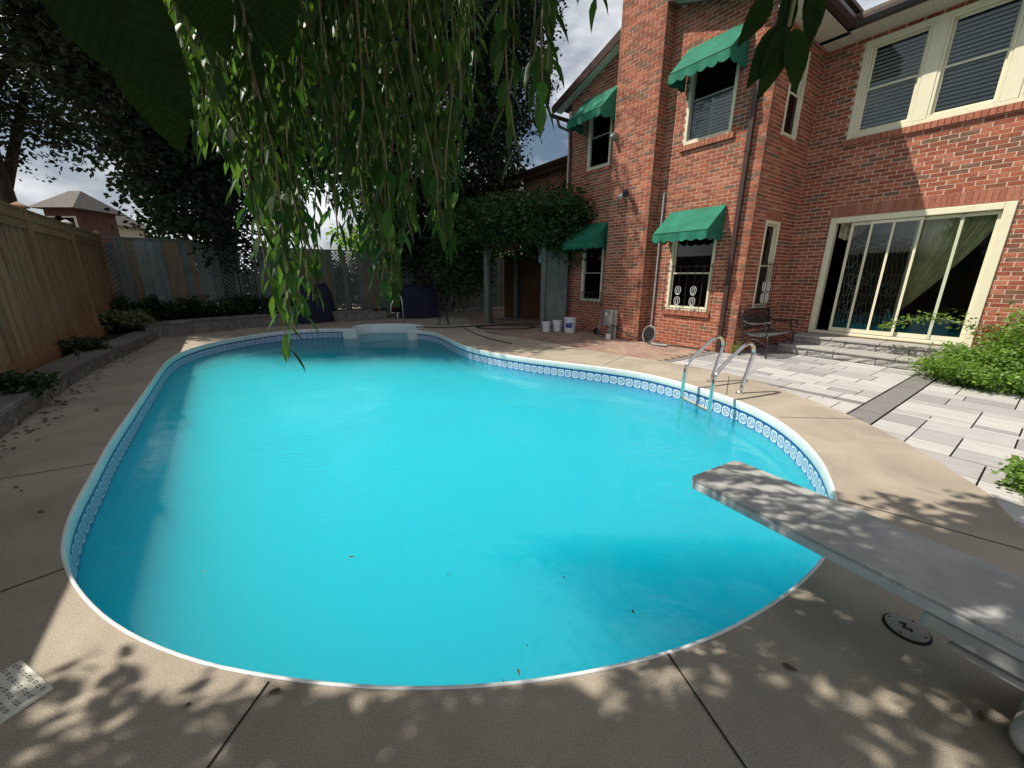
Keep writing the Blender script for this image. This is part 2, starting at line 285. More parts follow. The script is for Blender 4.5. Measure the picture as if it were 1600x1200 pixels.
def linermat():
    mt = bpy.data.materials.new('pool_liner_print'); mt.use_nodes = True; t = mt.node_tree; p = t.nodes['Principled BSDF']; l = t.links.new; p.inputs['Roughness'].default_value = .35
    uv = N(t, 'ShaderNodeUVMap'); sp = N(t, 'ShaderNodeSeparateXYZ'); l(uv.outputs[0], sp.inputs[0])
    def m_(op, a, b=None, c=None):
        n = N(t, 'ShaderNodeMath', operation=op)
        for i, v in enumerate((a, b, c)):
            if v is None: continue
            if isinstance(v, (int, float)): n.inputs[i].default_value = v
            else: l(v, n.inputs[i])
        return n.outputs[0]
    u, v = sp.outputs[0], sp.outputs[1]
    f = m_('SUBTRACT', m_('FRACT', m_('DIVIDE', u, .135)), .5); g = m_('DIVIDE', m_('ADD', v, .186), .062)
    q = m_('ADD', m_('POWER', m_('ABSOLUTE', m_('DIVIDE', f, .44)), 3.5), m_('POWER', m_('ABSOLUTE', g), 3.5)); tile = m_('LESS_THAN', q, 1.0)
    rr = m_('SQRT', m_('ADD', m_('POWER', m_('MULTIPLY', f, 2.1), 2.0), m_('POWER', g, 2.0))); ring = m_('LESS_THAN', m_('ABSOLUTE', m_('SUBTRACT', rr, .62)), .07)
    vo = N(t, 'ShaderNodeTexVoronoi', feature='DISTANCE_TO_EDGE', _Scale=34.0); l(uv.outputs[0], vo.inputs['Vector']); lace = m_('LESS_THAN', vo.outputs['Distance'], .13)
    inner = m_('MULTIPLY', m_('MAXIMUM', m_('MULTIPLY', lace, m_('LESS_THAN', rr, .8)), ring), .7)
    wht = m_('MULTIPLY', tile, m_('SUBTRACT', 1.0, inner))
    sc = N(t, 'ShaderNodeTexNoise', _Scale=55.0, _Detail=3.0); l(uv.outputs[0], sc.inputs['Vector']); r0 = N(t, 'ShaderNodeValToRGB'); r0.color_ramp.elements[0].position = .38; r0.color_ramp.elements[0].color = (.03, .18, .40, 1)
    r0.color_ramp.elements[1].position = .62; r0.color_ramp.elements[1].color = (.16, .46, .68, 1); l(sc.outputs['Fac'], r0.inputs['Fac'])
    a = N(t, 'ShaderNodeMix', data_type='RGBA'); l(wht, a.inputs[0]); a.inputs[6].default_value = (.035, .15, .36, 1); a.inputs[7].default_value = (.62, .70, .76, 1)
    below = m_('LESS_THAN', v, -.252); b = N(t, 'ShaderNodeMix', data_type='RGBA'); l(below, b.inputs[0]); l(a.outputs[2], b.inputs[6]); l(r0.outputs[0], b.inputs[7])
    strp = m_('MULTIPLY', m_('GREATER_THAN', v, -.118), m_('LESS_THAN', v, -.104)); c = N(t, 'ShaderNodeMix', data_type='RGBA'); l(strp, c.inputs[0]); l(b.outputs[2], c.inputs[6]); c.inputs[7].default_value = (.01, .05, .17, 1)
    l(c.outputs[2], p.inputs['Base Color']); return mt
M['liner'] = linermat()
# ------------------------------------------------------------------ pool outline
def chaikin(p, n=2, closed=False):
    for _ in range(n):
        q = []; k = len(p)
        for i in range(k if closed else k-1):
            a, b = np.array(p[i]), np.array(p[(i+1) % k]); q += [tuple(a*.75+b*.25), tuple(a*.25+b*.75)]
        p = q if closed else [p[0]]+q[1:-1]+[p[-1]]
    return p
main_rim = [(-4.62, 11.03), (-5.5, 11.0), (-6.2, 10.62), (-6.66, 9.75), (-6.8, 8.7), (-6.66, 7.75), (-6.25, 6.85), (-5.63, 5.95), (-4.92, 4.97), (-4.17, 3.93), (-3.63, 3.18), (-3.22, 2.66), (-2.9, 2.24), (-2.63, 1.93), (-2.38, 1.70), (-2.05, 1.48), (-1.68, 1.29),
            (-1.26, 1.15), (-.86, 1.08), (-.45, 1.045), (-.03, 1.06), (.3, 1.11), (.62, 1.185), (.87, 1.27), (1.15, 1.40), (1.42, 1.55), (1.72, 1.76), (1.99, 2.03), (2.22, 2.31), (2.43, 2.64), (2.6, 2.97), (2.74, 3.38), (2.82, 3.8), (2.82, 4.24), (2.70, 4.72), (2.5, 5.2), (2.2, 5.68), (1.85, 6.04), (1.1, 6.5), (.24, 7.0), (-.51, 7.6),
            (-1.1, 8.34), (-1.5, 9.2), (-1.85, 9.95), (-2.25, 10.48), (-2.72, 10.78)]
main_s = chaikin(main_rim, 2)
recess = [(-2.86, 10.86), (-2.62, 11.25), (-2.62, 11.65), (-2.95, 12.05), (-3.4, 12.2), (-3.95, 12.2), (-4.4, 12.1), (-4.75, 11.75), (-4.76, 11.4), (-4.5, 11.1)]
rec_s = chaikin(recess, 2)
rim = main_s+rec_s
def offset(path, dist, closed=False):
    p = [np.array(q[:2], float) for q in path]; k = len(p); o = []
    for i in range(k):
        a = p[(i-1) % k] if closed or i > 0 else p[i]; b = p[(i+1) % k] if closed or i < k-1 else p[i]
        d = b-a; d /= (np.linalg.norm(d)+1e-9); o.append(tuple(p[i]+np.array([-d[1], d[0]])*dist))
    return o
# rim runs counter-clockwise seen from above, so +offset goes towards the water
def sheet(name, outer, holes, z, mt, parent=None, thick=0.0):
    polys = [[Vector((x, y, 0)) for x, y in pp] for pp in [outer]+holes]; tri = tessellate_polygon(polys); vs = [(v.x, v.y, z) for pp in polys for v in pp]
    b = MB(); fs = []
    for t in tri:
        a, c, d = (vs[i] for i in t); cr = (c[0]-a[0])*(d[1]-a[1])-(c[1]-a[1])*(d[0]-a[0]); fs.append(t if cr > 0 else t[::-1])
    b.add(vs, fs)
    if thick:
        k = 0
        for pp in polys:
            n = len(pp)
            for i in range(n):
                p, q = pp[i], pp[(i+1) % n]; b.add([(p.x, p.y, z), (q.x, q.y, z), (q.x, q.y, z-thick), (p.x, p.y, z-thick)], [(0, 1, 2, 3)])
    return b.obj(name, mt, parent)
deck_poly = [(3.34, 2.39), (3.08, 2.0), (3.4, 1.2), (5.2, .5), (5.2, -4), (-8, -4), (-13, 3), (-13, 19), (-2.5, 19), (-1.4, 12.5), (-.68, 10.33), (.2, 9.45), (.88, 8.72), (1.5, 7.95), (1.96, 7.41), (2.5, 6.95), (2.95, 6.5), (3.34, 5.99), (3.5, 5.6), (3.6, 5.2), (3.68, 4.55), (3.71, 4.1), (3.69, 3.77), (3.62, 3.3), (3.5, 2.84)]
deck = tag(sheet('pool_deck', deck_poly, [rim], 0, M['deck'], thick=.05), kind='structure')
gr = tag(sheet('ground', [(-400, -400), (400, -400), (400, 400), (-400, 400)], [rim], -.055, M['ground']), kind='structure')
jn = [((1042, 1020), (1175, 1215)), ((420, 1066), (318, 1210)), ((-20, 933), (103, 888)), ((-20, 752), (152, 724)), ((1218, 652), (1349, 655)), ((1330, 786), (1387, 801), (1610, 863)), ((1135, 617), (1139, 588)), ((385, 528), (350, 512)), ((822, 560), (860, 541)), ((945, 570), (985, 552))]
for pts in jn:
    b = MB(); g = [gp(*p) for p in pts]
    for a, c in zip(g[:-1], g[1:]):
        a = np.array(a); c = np.array(c); d = (c-a)/np.linalg.norm(c-a); nrm = np.array([-d[1], d[0], 0])*.0035
        b.add([a-nrm, c-nrm, c+nrm, a+nrm], [(0, 1, 2, 3)])
    o = b.obj('expansion_joint', M['joint'], deck); o.location.z = .004
# ------------------------------------------------------------------ pool
pool = tag(empty('swimming_pool', (0, 0, 0)), 'in-ground swimming pool with white coping and blue patterned liner', 'swimming pool')
def wallstrip(path, prof, name, mt, parent, uvs=False, closed=False, smooth=True):
    "prof: list of (offset towards water, z)"
    rows = [offset(path, d, closed) if abs(d) > 1e-6 else path for d, z in prof]; k = len(path); b = MB()
    for r, (d, z) in zip(rows, prof): b.v.extend([(x, y, z) for x, y in r])
    for j in range(len(prof)-1):
        for i in range(k if closed else k-1): b.f.append((j*k+i, j*k+(i+1) % k, (j+1)*k+(i+1) % k, (j+1)*k+i)[::-1])
    me = bpy.data.meshes.new(name); me.from_pydata(b.v, [], b.f); me.polygons.foreach_set('use_smooth', [smooth]*len(me.polygons))
    if uvs:
        s = [0.0]
        for i in range(1, k): s.append(s[-1]+math.dist(path[i], path[i-1]))
        ul = me.uv_layers.new(name='UVMap'); 
        for pol in me.polygons:
            for li in pol.loop_indices:
                vi = me.loops[li].vertex_index; ul.data[li].uv = (s[vi % k], prof[vi//k][1])
    return ob(name, me, mt, parent)
wallstrip(main_s, [(-.004, .001), (-.002, .005), (.004, .005), (.010, .002), (.013, -.01), (.013, -.085), (.008, -.095)], 'coping', M['coping'], pool)
wallstrip(main_s, [(.006, -.05), (.006, -.45), (.006, -1.7)], 'liner', M['liner'], pool, uvs=True)
wallstrip(rec_s, [(-.012, .001), (-.008, .009), (.012, .012), (.03, .004), (.034, -.02), (.04, -.30), (.04, -1.7)], 'step_shell', M['fiber'], pool)
sheet('liner_floor', rim, [], -1.68, M['fiber'], pool)
pool_floor = bpy.data.objects['liner_floor']; pool_floor.data.materials.clear(); pool_floor.data.materials.append(mat('liner_floor_blue', (.25, .6, .72), .5))
# white end posts of the step unit and its treads
for (x, y, dx) in ((-4.62, 10.96, .2), (-2.80, 10.75, .13)):
    b = MB(); b.box(-dx, dx, -.07, .14, -1.6, .008); o = b.obj('step_post', M['fiber'], pool, loc=(x, y, 0), rot=(0, 0, R_(-3 if x < -4 else -30))); bevel(o, .02)
for k, (yy, zz) in enumerate(((11.55, -.38), (11.15, -.58), (10.75, -.80))):
    pl = [p for p in offset(rec_s, .05) if p[1] > yy]; pl = pl+[(pl[-1][0]+.0, yy), (-3.7, yy-.12), (pl[0][0], yy)]
    s_ = sheet('step_tread', pl, [], zz, M['fiber'], pool, thick=.25)
water = MB(); ins = offset(rim, .012, True); k = len(ins)
tri = tessellate_polygon([[Vector((x, y, 0)) for x, y in ins]]); water.v = [(x, y, WATER_Z) for x, y in ins]+[(x, y, -1.66) for x, y in ins]
for t in tri:
    a, c, d = (water.v[i] for i in t); cr = (c[0]-a[0])*(d[1]-a[1])-(c[1]-a[1])*(d[0]-a[0]); tt = t if cr > 0 else t[::-1]
    water.f.append(tuple(tt)); water.f.append(tuple(i+k for i in tt[::-1]))
for i in range(k): water.f.append((i, i+k, (i+1) % k+k, (i+1) % k))
tag(water.obj('pool_water', M['water']), kind='structure')
# ------------------------------------------------------------------ house frame: x = along the wall to the near right, y = into the house
K0 = np.array([4.34, 7.49]); HROT = R_(-55); SV = np.array([math.sin(R_(145)), math.cos(R_(145))]); DV = np.array([math.sin(R_(55)), math.cos(R_(55))])
def HW(s, d, z=0): p = K0+SV*s+DV*d; return (p[0], p[1], z)
house = tag(empty('house', HW(0, 0), HROT), 'two storey red brick house with green awnings and large sliding door', 'house')
ROW, BL = .0677, .215
RAKE = lambda s: 5.62+.358*min(s+5.3, .5-s)
def wall(name_label, axis, fixed, u0, u1, z0, z1, openings, outward, top=None, soldiers=()):
    """axis 's' (faces -d) or 'd' (faces +s). openings: (u0,u1,z0,z1). Returns brick list [(u,z,w,h)]"""
    us = sorted({u0, u1}|{o[0] for o in openings}|{o[1] for o in openings}); zs = sorted({z0, z1}|{o[2] for o in openings}|{o[3] for o in openings})
    b = MB(); T = .10
    def put(ua, ub, za, zb, topz=None):
        if axis == 's': y0, y1 = fixed, fixed+T; b.box(ua, ub, y0, y1, za, zb)
        else: b.box(fixed-T, fixed, ua, ub, za, zb)
    for i in range(len(us)-1):
        for j in range(len(zs)-1):
            uc, zc = (us[i]+us[i+1])/2, (zs[j]+zs[j+1])/2
            if any(o[0] < uc < o[1] and o[2] < zc < o[3] for o in openings): continue
            put(us[i], us[i+1], zs[j], zs[j+1])
    if top:   # gable part
        if axis == 's':
            pts = [(u0, z1), (u1, z1), (u1, top(u1)), (-2.4, top(-2.4)), (u0, top(u0))]
            if u1 < -2.4 or u0 > -2.4: pts = [(u0, z1), (u1, z1), (u1, top(u1)), (u0, top(u0))]
            b.add([(u, fixed, z) for u, z in pts]+[(u, fixed+T, z) for u, z in pts], [tuple(range(len(pts))), tuple(range(len(pts), 2*len(pts)))[::-1]])
    wo = b.obj('wall', M['mortar'], house); bricks = []
    r = 0; z = z0
    while z < (top(-2.4) if top else z1):
        zc = z+ROW/2; u = u0-(BL/2 if r % 2 else 0); zr = z+.0062
        while u < u1:
            a, c = max(u, u0)+.0065, min(u+BL, u1)-.0065; segs = [(a, c)]
            for o in list(openings)+list(soldiers):
                if o[2] < zc < o[3]:
                    ns = []
                    for (p, q) in segs:
                        if q <= o[0] or p >= o[1]: ns.append((p, q)); continue
                        if p < o[0]-.02: ns.append((p, o[0]-.003))
                        if q > o[1]+.02: ns.append((o[1]+.003, q))
                    segs = ns
            for (p, q) in segs:
                if q-p > .025 and (not top or z+ROW < min(top(p), top(q))+.085) and (top or z+ROW <= z1+.02): bricks.append((p, q, zr, z+ROW-.0062, 0))
            u += BL
        z += ROW; r += 1
    for o in soldiers:
        n = max(1, round((o[1]-o[0])/ROW)); st = (o[1]-o[0])/n
        for i in range(n): bricks.append((o[0]+i*st+.004, o[0]+(i+1)*st-.004, o[2]+.004, o[3]-.004, 1))
    return dict(o=wo, axis=axis, f=fixed, bricks=bricks)
OA = [(.60, 2.86, .36, 2.56), (.57, 3.35, 3.90, 5.42)]
walls = []
walls.append(wall('', 's', 0, -4.9, -3.14, 0, 5.6, [(-4.24, -3.49, .80, 2.3), (-4.24, -3.49, 4.05, 5.5)], -1, RAKE, [(-4.3, -3.43, .70, .795), (-4.3, -3.43, 3.95, 4.045)]))
walls.append(wall('', 's', 0, -2.02, 0, 0, 5.5, [(-1.56, -.60, .76, 2.3), (-1.56, -.62, 4.0, 5.5)], -1, RAKE, [(-1.7, -.45, 2.32, 2.52)]))
walls.append(wall('', 'd', 0, 0, 1.85, 0, 5.5, [(.53, 1.13, .84, 2.5), (.53, 1.13, 3.9, 5.3)], 1, None, [(.5, 1.16, 2.5, 2.70), (.5, 1.16, .74, .835), (.5, 1.16, 3.8, 3.895)]))
walls.append(wall('', 's', 1.85, 0, 6.0, 0, 5.5, OA, -1, None, [(.56, 2.92, 2.57, 2.775)]))
walls.append(wall('', 's', -.30, -3.14, -2.02, 0, 8.6, [], -1, None))          # chimney front
walls.append(wall('', 'd', -2.02, -.30, 0, 0, 8.6, [], 1, None))               # chimney side
walls.append(wall('', 's', .9, -8.2, -4.9, 0, 4.7, [], -1, None))              # rear wing
for wd in walls[4:6]: wd['o'].name = 'chimney_wall'
b = MB(); b.box(-3.14, -2.13, -.19, .6, 0, 8.6); b.obj('chimney_core', M['mortar'], house)
b = MB(); b.box(-5.0, -4.905, .0, 5, 0, 5.6); b.box(-8.0, -5, 1.3, 5, 0, 4.6); b.obj('wall_core', M['mortar'], house)
cand = []
for wi, wd in enumerate(walls):
    for bi, (p, q, za, zb, sol) in enumerate(wd['bricks']):
        uc = (p+q)/2; zc = (za+zb)/2; s, d = (uc, wd['f']) if wd['axis'] == 's' else (wd['f'], uc); P = HW(s, d, zc)
        if in_view(P, 0) and sol == 0:
            a = proj(HW(*((p, wd['f']) if wd['axis'] == 's' else (wd['f'], p)), za)); c = proj(HW(*((q, wd['f']) if wd['axis'] == 's' else (wd['f'], q)), zb)); cand.append((-abs(a[0]-c[0])*1.0, wi, bi))
cand.sort(); single = {(w_, b_) for _, w_, b_ in cand[:290]}
meshes = {}
for wi, wd in enumerate(walls):
    J = MB(); JS = MB()
    for bi, (p, q, za, zb, sol) in enumerate(wd['bricks']):
        out_ = .0045+random.uniform(-.0012, .0012); f = wd['f']
        if (wi, bi) in single:
            key = round((q-p)*100)
            if (key, wd['axis']) not in meshes:
                m_ = MB(); hw = key/200; hh = (zb-za)/2
                if wd['axis'] == 's': m_.box(-hw, hw, 0, .02, -hh, hh)
                else: m_.box(-.02, 0, -hw, hw, -hh, hh)
                meshes[(key, wd['axis'])] = m_.mesh('brick'); meshes[(key, wd['axis'])].materials.append(M['brick'])
            lo = ((p+q)/2, f-out_, (za+zb)/2) if wd['axis'] == 's' else (f+out_, (p+q)/2, (za+zb)/2)
            ob('brick', meshes[(key, wd['axis'])], None, wd['o'], lo)
        else:
            t_ = JS if sol else J
            if sol: out_ += .006 if zb-za > .15 else .045
            if wd['axis'] == 's': t_.box(p, q, f-out_, f+.01, za, zb)
            else: t_.box(f-.01, f+out_, p, q, za, zb)
    if J.v: tag(J.obj('brickwork', M['brick'], wd['o']), kind='stuff')
    if JS.v: tag(JS.obj('soldier_bricks', M['brick2'], wd['o']), kind='stuff')
# protruding sill bricks under the windows of the awning wall
def sill(s0, s1, z1, parent):
    n = round((s1-s0)/.075); st = (s1-s0)/n
    for i in range(n):
        b = MB(); b.box(s0+i*st+.004, s0+(i+1)*st-.004, -.055, .02, z1-.095, z1); b.obj('sill_brick', M['brick2'], parent)
# roofs, soffits, gutters
rf = MB()
OV = .285
def slab(b, pts, t): 
    n = len(pts); lo = [(x, y, z) for x, y, z in pts]; hi = [(x, y, z+t) for x, y, z in pts]
    b.add(lo+hi, [tuple(range(n))[::-1], tuple(range(n, 2*n))]+[(i, (i+1) % n, n+(i+1) % n, n+i) for i in range(n)])
pk = RAKE(-2.4)
slab(rf, [(-5.35, -OV, RAKE(-5.35)+.13), (-2.4, -OV, pk+.13), (-2.4, 8, pk+.13), (-5.35, 8, RAKE(-5.35)+.13)], .05)
slab(rf, [(-2.4, -OV, pk+.13), (.55, -OV, RAKE(.55)+.13), (.55, 8, RAKE(.55)+.13), (-2.4, 8, pk+.13)], .05)
slab(rf, [(.45, 1.33, 5.64), (7, 1.33, 5.64), (7, 6, 7.3), (.45, 6, 7.3)], .05)
slab(rf, [(-8.6, .45, 4.72), (-4.9, .45, 4.72), (-4.9, 4, 6.0), (-8.6, 4, 6.0)], .05)
rf.obj('roof', M['shingle'], house)
sf = MB()
slab(sf, [(-5.3, -OV+.03, RAKE(-5.3)+.02), (-3.14, -OV+.03, RAKE(-3.14)+.02), (-3.14, 0, RAKE(-3.14)+.02), (-5.3, 0, RAKE(-5.3)+.02)], .02)
slab(sf, [(-2.02, -OV+.03, RAKE(-2.02)+.02), (.5, -OV+.03, RAKE(.5)+.02), (.5, 0, RAKE(.5)+.02), (-2.02, 0, RAKE(-2.02)+.02)], .02)
sf.box(-8.5, -4.9, .5, .9, 4.66, 4.68); sf.obj('rake_soffit', M['soffit'], house)
for i in range(9): b = MB(); b.box(.01, .44, -.28+i*.2, -.28+i*.2+.196, 5.50, 5.515); b.obj('soffit_panel', M['soffit'], house)
for i in range(31): b = MB(); b.box(.012+i*.2, .208+i*.2, 1.39, 1.85, 5.50, 5.515); b.obj('soffit_panel', M['soffit'], house)
fa = MB()
for s0, s1 in ((-5.35, -3.14), (-2.02, .5)):
    a = (s0, -OV, RAKE(s0)+.06); c = (s1, -OV, RAKE(s1)+.06); fa.bar(a, c, .03, .17)
fa.box(-8.6, -4.9, .42, .47, 4.60, 4.76)
fa.obj('fascia', M['brown'], house)
def gutter(p, q, nx, ny):
    b = MB(); p = np.array(p, float); q = np.array(q, float); n = np.array([nx, ny, 0.])
    prof = [(0, 0), (.085, 0), (.12, .06), (.12, .115), (.105, .115), (.1, .07), (.075, .015), (0, .015)]
    vs = [tuple(p+n*a+np.array([0, 0, c])) for a, c in prof]+[tuple(q+n*a+np.array([0, 0, c])) for a, c in prof]; k = len(prof)
    b.add(vs, [(i, (i+1) % k, k+(i+1) % k, k+i) for i in range(k)]+[tuple(range(k))[::-1], tuple(range(k, 2*k))])
    o = b.obj('gutter', M['brown'], house); return o
gutter((.44, -.30, 5.50), (.44, 1.39, 5.50), 1, 0); gutter((.44, 1.39, 5.50), (6.5, 1.39, 5.50), 0, -1)
gutter((-5.3, -.30, 5.52), (-5.3, 5, 5.52), -1, 0); gutter((-8.6, .45, 4.62), (-4.95, .45, 4.62), 0, -1)
b = MB(); b.box(.42, .44, -.3, 1.41, 5.5, 5.66); b.box(.44, 6.5, 1.39, 1.41, 5.5, 5.66); b.obj('fascia', M['brown'], house)
# downspouts
b = MB(); b.bar((-.24, -.07, .0), (-.24, -.07, 5.15), .075, .06, (0, 1, 0)); b.bar((-.24, -.07, 5.15), (.1, -.25, 5.48), .07, .06); ds = b.obj('downspout', M['brown'], house)
for z in (.5, 2.0, 3.6): c = MB(); c.box(-.29, -.19, -.105, -.015, z, z+.03); c.obj('bracket', M['brown'], ds)
b = MB(); b.tube([(-5.25, -.2, 5.5), (-5.2, -.15, 5.3), (-4.86, -.06, 5.1), (-4.84, -.05, 4.7), (-4.84, -.05, 0)], .035, 8); b.obj('downspout', M['brown'], house)
# ------------------------------------------------------------------ windows
def window(axis, f, u0, u1, z0, z1, kind, parent=house, trim=.055):
    """double-hung window with cream trim; child parts named"""
    wo = empty('window', (0, 0, 0), 0, parent)
    if axis == 's': T = lambda u, d, z: (u, f+d, z)
    else: T = lambda u, d, z: (f-d, u, z)
    def bx(name, mt, a, b_, c, d, e, g):
        P, Q = T(a, c, e), T(b_, d, g); m_ = MB(); m_.box(min(P[0], Q[0]), max(P[0], Q[0]), min(P[1], Q[1]), max(P[1], Q[1]), min(P[2], Q[2]), max(P[2], Q[2])); return m_.obj(name, mt, wo)
    fr = MB()
    for (a, b_, e, g) in ((u0, u0+trim, z0, z1), (u1-trim, u1, z0, z1), (u0+trim, u1-trim, z0, z0+trim*1.2), (u0+trim, u1-trim, z1-trim, z1)):
        P, Q = T(a, -.015, e), T(b_, .09, g); fr.box(min(P[0], Q[0]), max(P[0], Q[0]), min(P[1], Q[1]), max(P[1], Q[1]), e, g)
    bevel(fr.obj('frame', M['cream'], wo), .006, 1)
    a0, a1, c0, c1 = u0+trim, u1-trim, z0+trim*1.2, z1-trim; mid = (c0+c1)/2; sw = .03
    for (lo, hi, dd) in ((c0, mid+.015, .03), (mid-.015, c1, .055)):
        sm = MB()
        for (a, b_, e, g) in ((a0, a0+sw, lo, hi), (a1-sw, a1, lo, hi), (a0+sw, a1-sw, lo, lo+sw), (a0+sw, a1-sw, hi-sw, hi)):
            P, Q = T(a, dd, e), T(b_, dd+.022, g); sm.box(min(P[0], Q[0]), max(P[0], Q[0]), min(P[1], Q[1]), max(P[1], Q[1]), e, g)
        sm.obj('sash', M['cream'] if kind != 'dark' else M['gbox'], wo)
        bx('pane', M['glass'], a0+sw, a1-sw, dd+.01, dd+.014, lo+sw, hi-sw)
    # dark room behind
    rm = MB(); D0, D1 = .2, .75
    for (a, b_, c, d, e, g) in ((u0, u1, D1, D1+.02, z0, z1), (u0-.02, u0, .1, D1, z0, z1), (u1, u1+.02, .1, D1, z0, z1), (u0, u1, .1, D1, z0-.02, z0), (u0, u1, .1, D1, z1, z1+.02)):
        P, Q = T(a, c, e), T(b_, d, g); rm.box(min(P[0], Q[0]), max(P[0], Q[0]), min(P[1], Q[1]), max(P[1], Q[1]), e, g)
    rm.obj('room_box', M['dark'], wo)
    return wo, T, (a0, a1, c0, c1)
def blinds(wo, T, a0, a1, c0, c1, pitch, half=False, tilt=.042, mt=None):
    n = int((c1-c0)/pitch)
    for i in range(n):
        z = c0+i*pitch+.01; b = MB(); P, Q = T(a0+.01, .085, z), T(a1-.01, .085+.022, z+tilt)
        R1, R2 = T(a1-.01, .085, z), T(a0+.01, .107, z+tilt); b.add([P, R1, Q, R2], [(0, 1, 2, 3)]); b.add([(p[0], p[1], p[2]-.003) for p in (P, R1, Q, R2)], [(3, 2, 1, 0)]); b.obj('blind_slat', mt or M['blind'], wo)
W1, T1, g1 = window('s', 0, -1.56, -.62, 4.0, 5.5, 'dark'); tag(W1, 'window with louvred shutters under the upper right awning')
blinds(W1, T1, g1[0], g1[1], g1[2], g1[2]+.62, .055, mt=M['blind'])
b = MB(); 
for u in (g1[0]+.01, (g1[0]+g1[1])/2-.04, g1[1]-.05): b.box(u, u+.06, .10, .145, g1[2], g1[2]+.66)
b.box(g1[0], g1[1], .1, .145, g1[2]+.64, g1[2]+.69); b.obj('shutter_frame', M['blind'], W1)
W2, T2, g2 = window('s', 0, -1.56, -.60, .76, 2.3, 'plain')
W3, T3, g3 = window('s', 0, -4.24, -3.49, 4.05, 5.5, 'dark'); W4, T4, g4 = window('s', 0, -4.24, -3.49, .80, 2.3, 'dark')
W5, T5, g5 = window('d', 0, .53, 1.13, .84, 2.5, 'plain'); W6, T6, g6 = window('d', 0, .53, 1.13, 3.9, 5.3, 'plain')
# triple window of the upper right wall
for i, (a, c) in enumerate(((.66, 1.42), (1.60, 2.36), (2.54, 3.26))):
    Wn, Tn, gn = window('s', 1.85, a, c, 3.96, 5.36, 'plain', trim=.04); blinds(Wn, Tn, gn[0], gn[1], gn[2], gn[3], .06)
b = MB()
for (a, c, e, g) in ((.572, .66, 3.902, 5.418), (1.42, 1.60, 3.96, 5.36), (2.36, 2.54, 3.96, 5.36), (3.26, 3.348, 3.902, 5.418), (.66, 3.26, 3.902, 3.96), (.66, 3.26, 5.36, 5.418)): b.box(a, c, 1.825, 1.93, e, g)
bevel(b.obj('window_surround', M['cream'], house), .006, 1)
n = 37; so_ = empty('window_sill', (0, 0, 0), 0, house)
for i in range(n): b = MB(); b.box(.55+i*.076+.004, .55+(i+1)*.076-.004, 1.795, 1.86, 3.80, 3.898); b.obj('sill_brick', M['brick2'], so_)
for s0, s1, z1 in ((-1.62, -.54, 3.995), (-1.62, -.54, .755)):
    so_ = empty('window_sill', (0, 0, 0), 0, house); sill(s0, s1, z1, so_)
# security bars with scrolls
def bars(axis, f, u0, u1, z0, z1, scroll=True):
    o = empty('window_grille', (0, 0, 0), 0, house); T = (lambda u, d, z: (u, f-d, z)) if axis == 's' else (lambda u, d, z: (f+d, u, z)); n = 7
    for i in range(n):
        u = u0+(u1-u0)*i/(n-1); b = MB(); b.tube([T(u, .07, z0-.03), T(u, .07, z1)], .006, 6); b.obj('bar', M['iron'], o)
    for z in (z0+.05, z1-.05): b = MB(); b.tube([T(u0-.02, .07, z), T(u1+.02, .07, z)], .008, 6); b.obj('rail', M['iron'], o)
    if scroll:
        for k, uc in enumerate((u0+(u1-u0)*.33, u0+(u1-u0)*.67)):
            for sg in (-1, 1):
                for zz in (z0+.2, z0+.42):
                    pts = [T(uc+sg*(.012+.06*math.sin(t*.62)*(1-t*.05)), .075, zz+.09*math.cos(t*.62)) for t in range(10)]; b = MB(); b.tube(pts, .005, 5); b.obj('scroll', M['wire'], o)
    return o
bars('s', 0, -1.60, -.58, .76, 1.72); bars('s', 0, -4.28, -3.45, .78, 1.1, False); bars('d', 0, .52, 1.16, .86, 1.75)
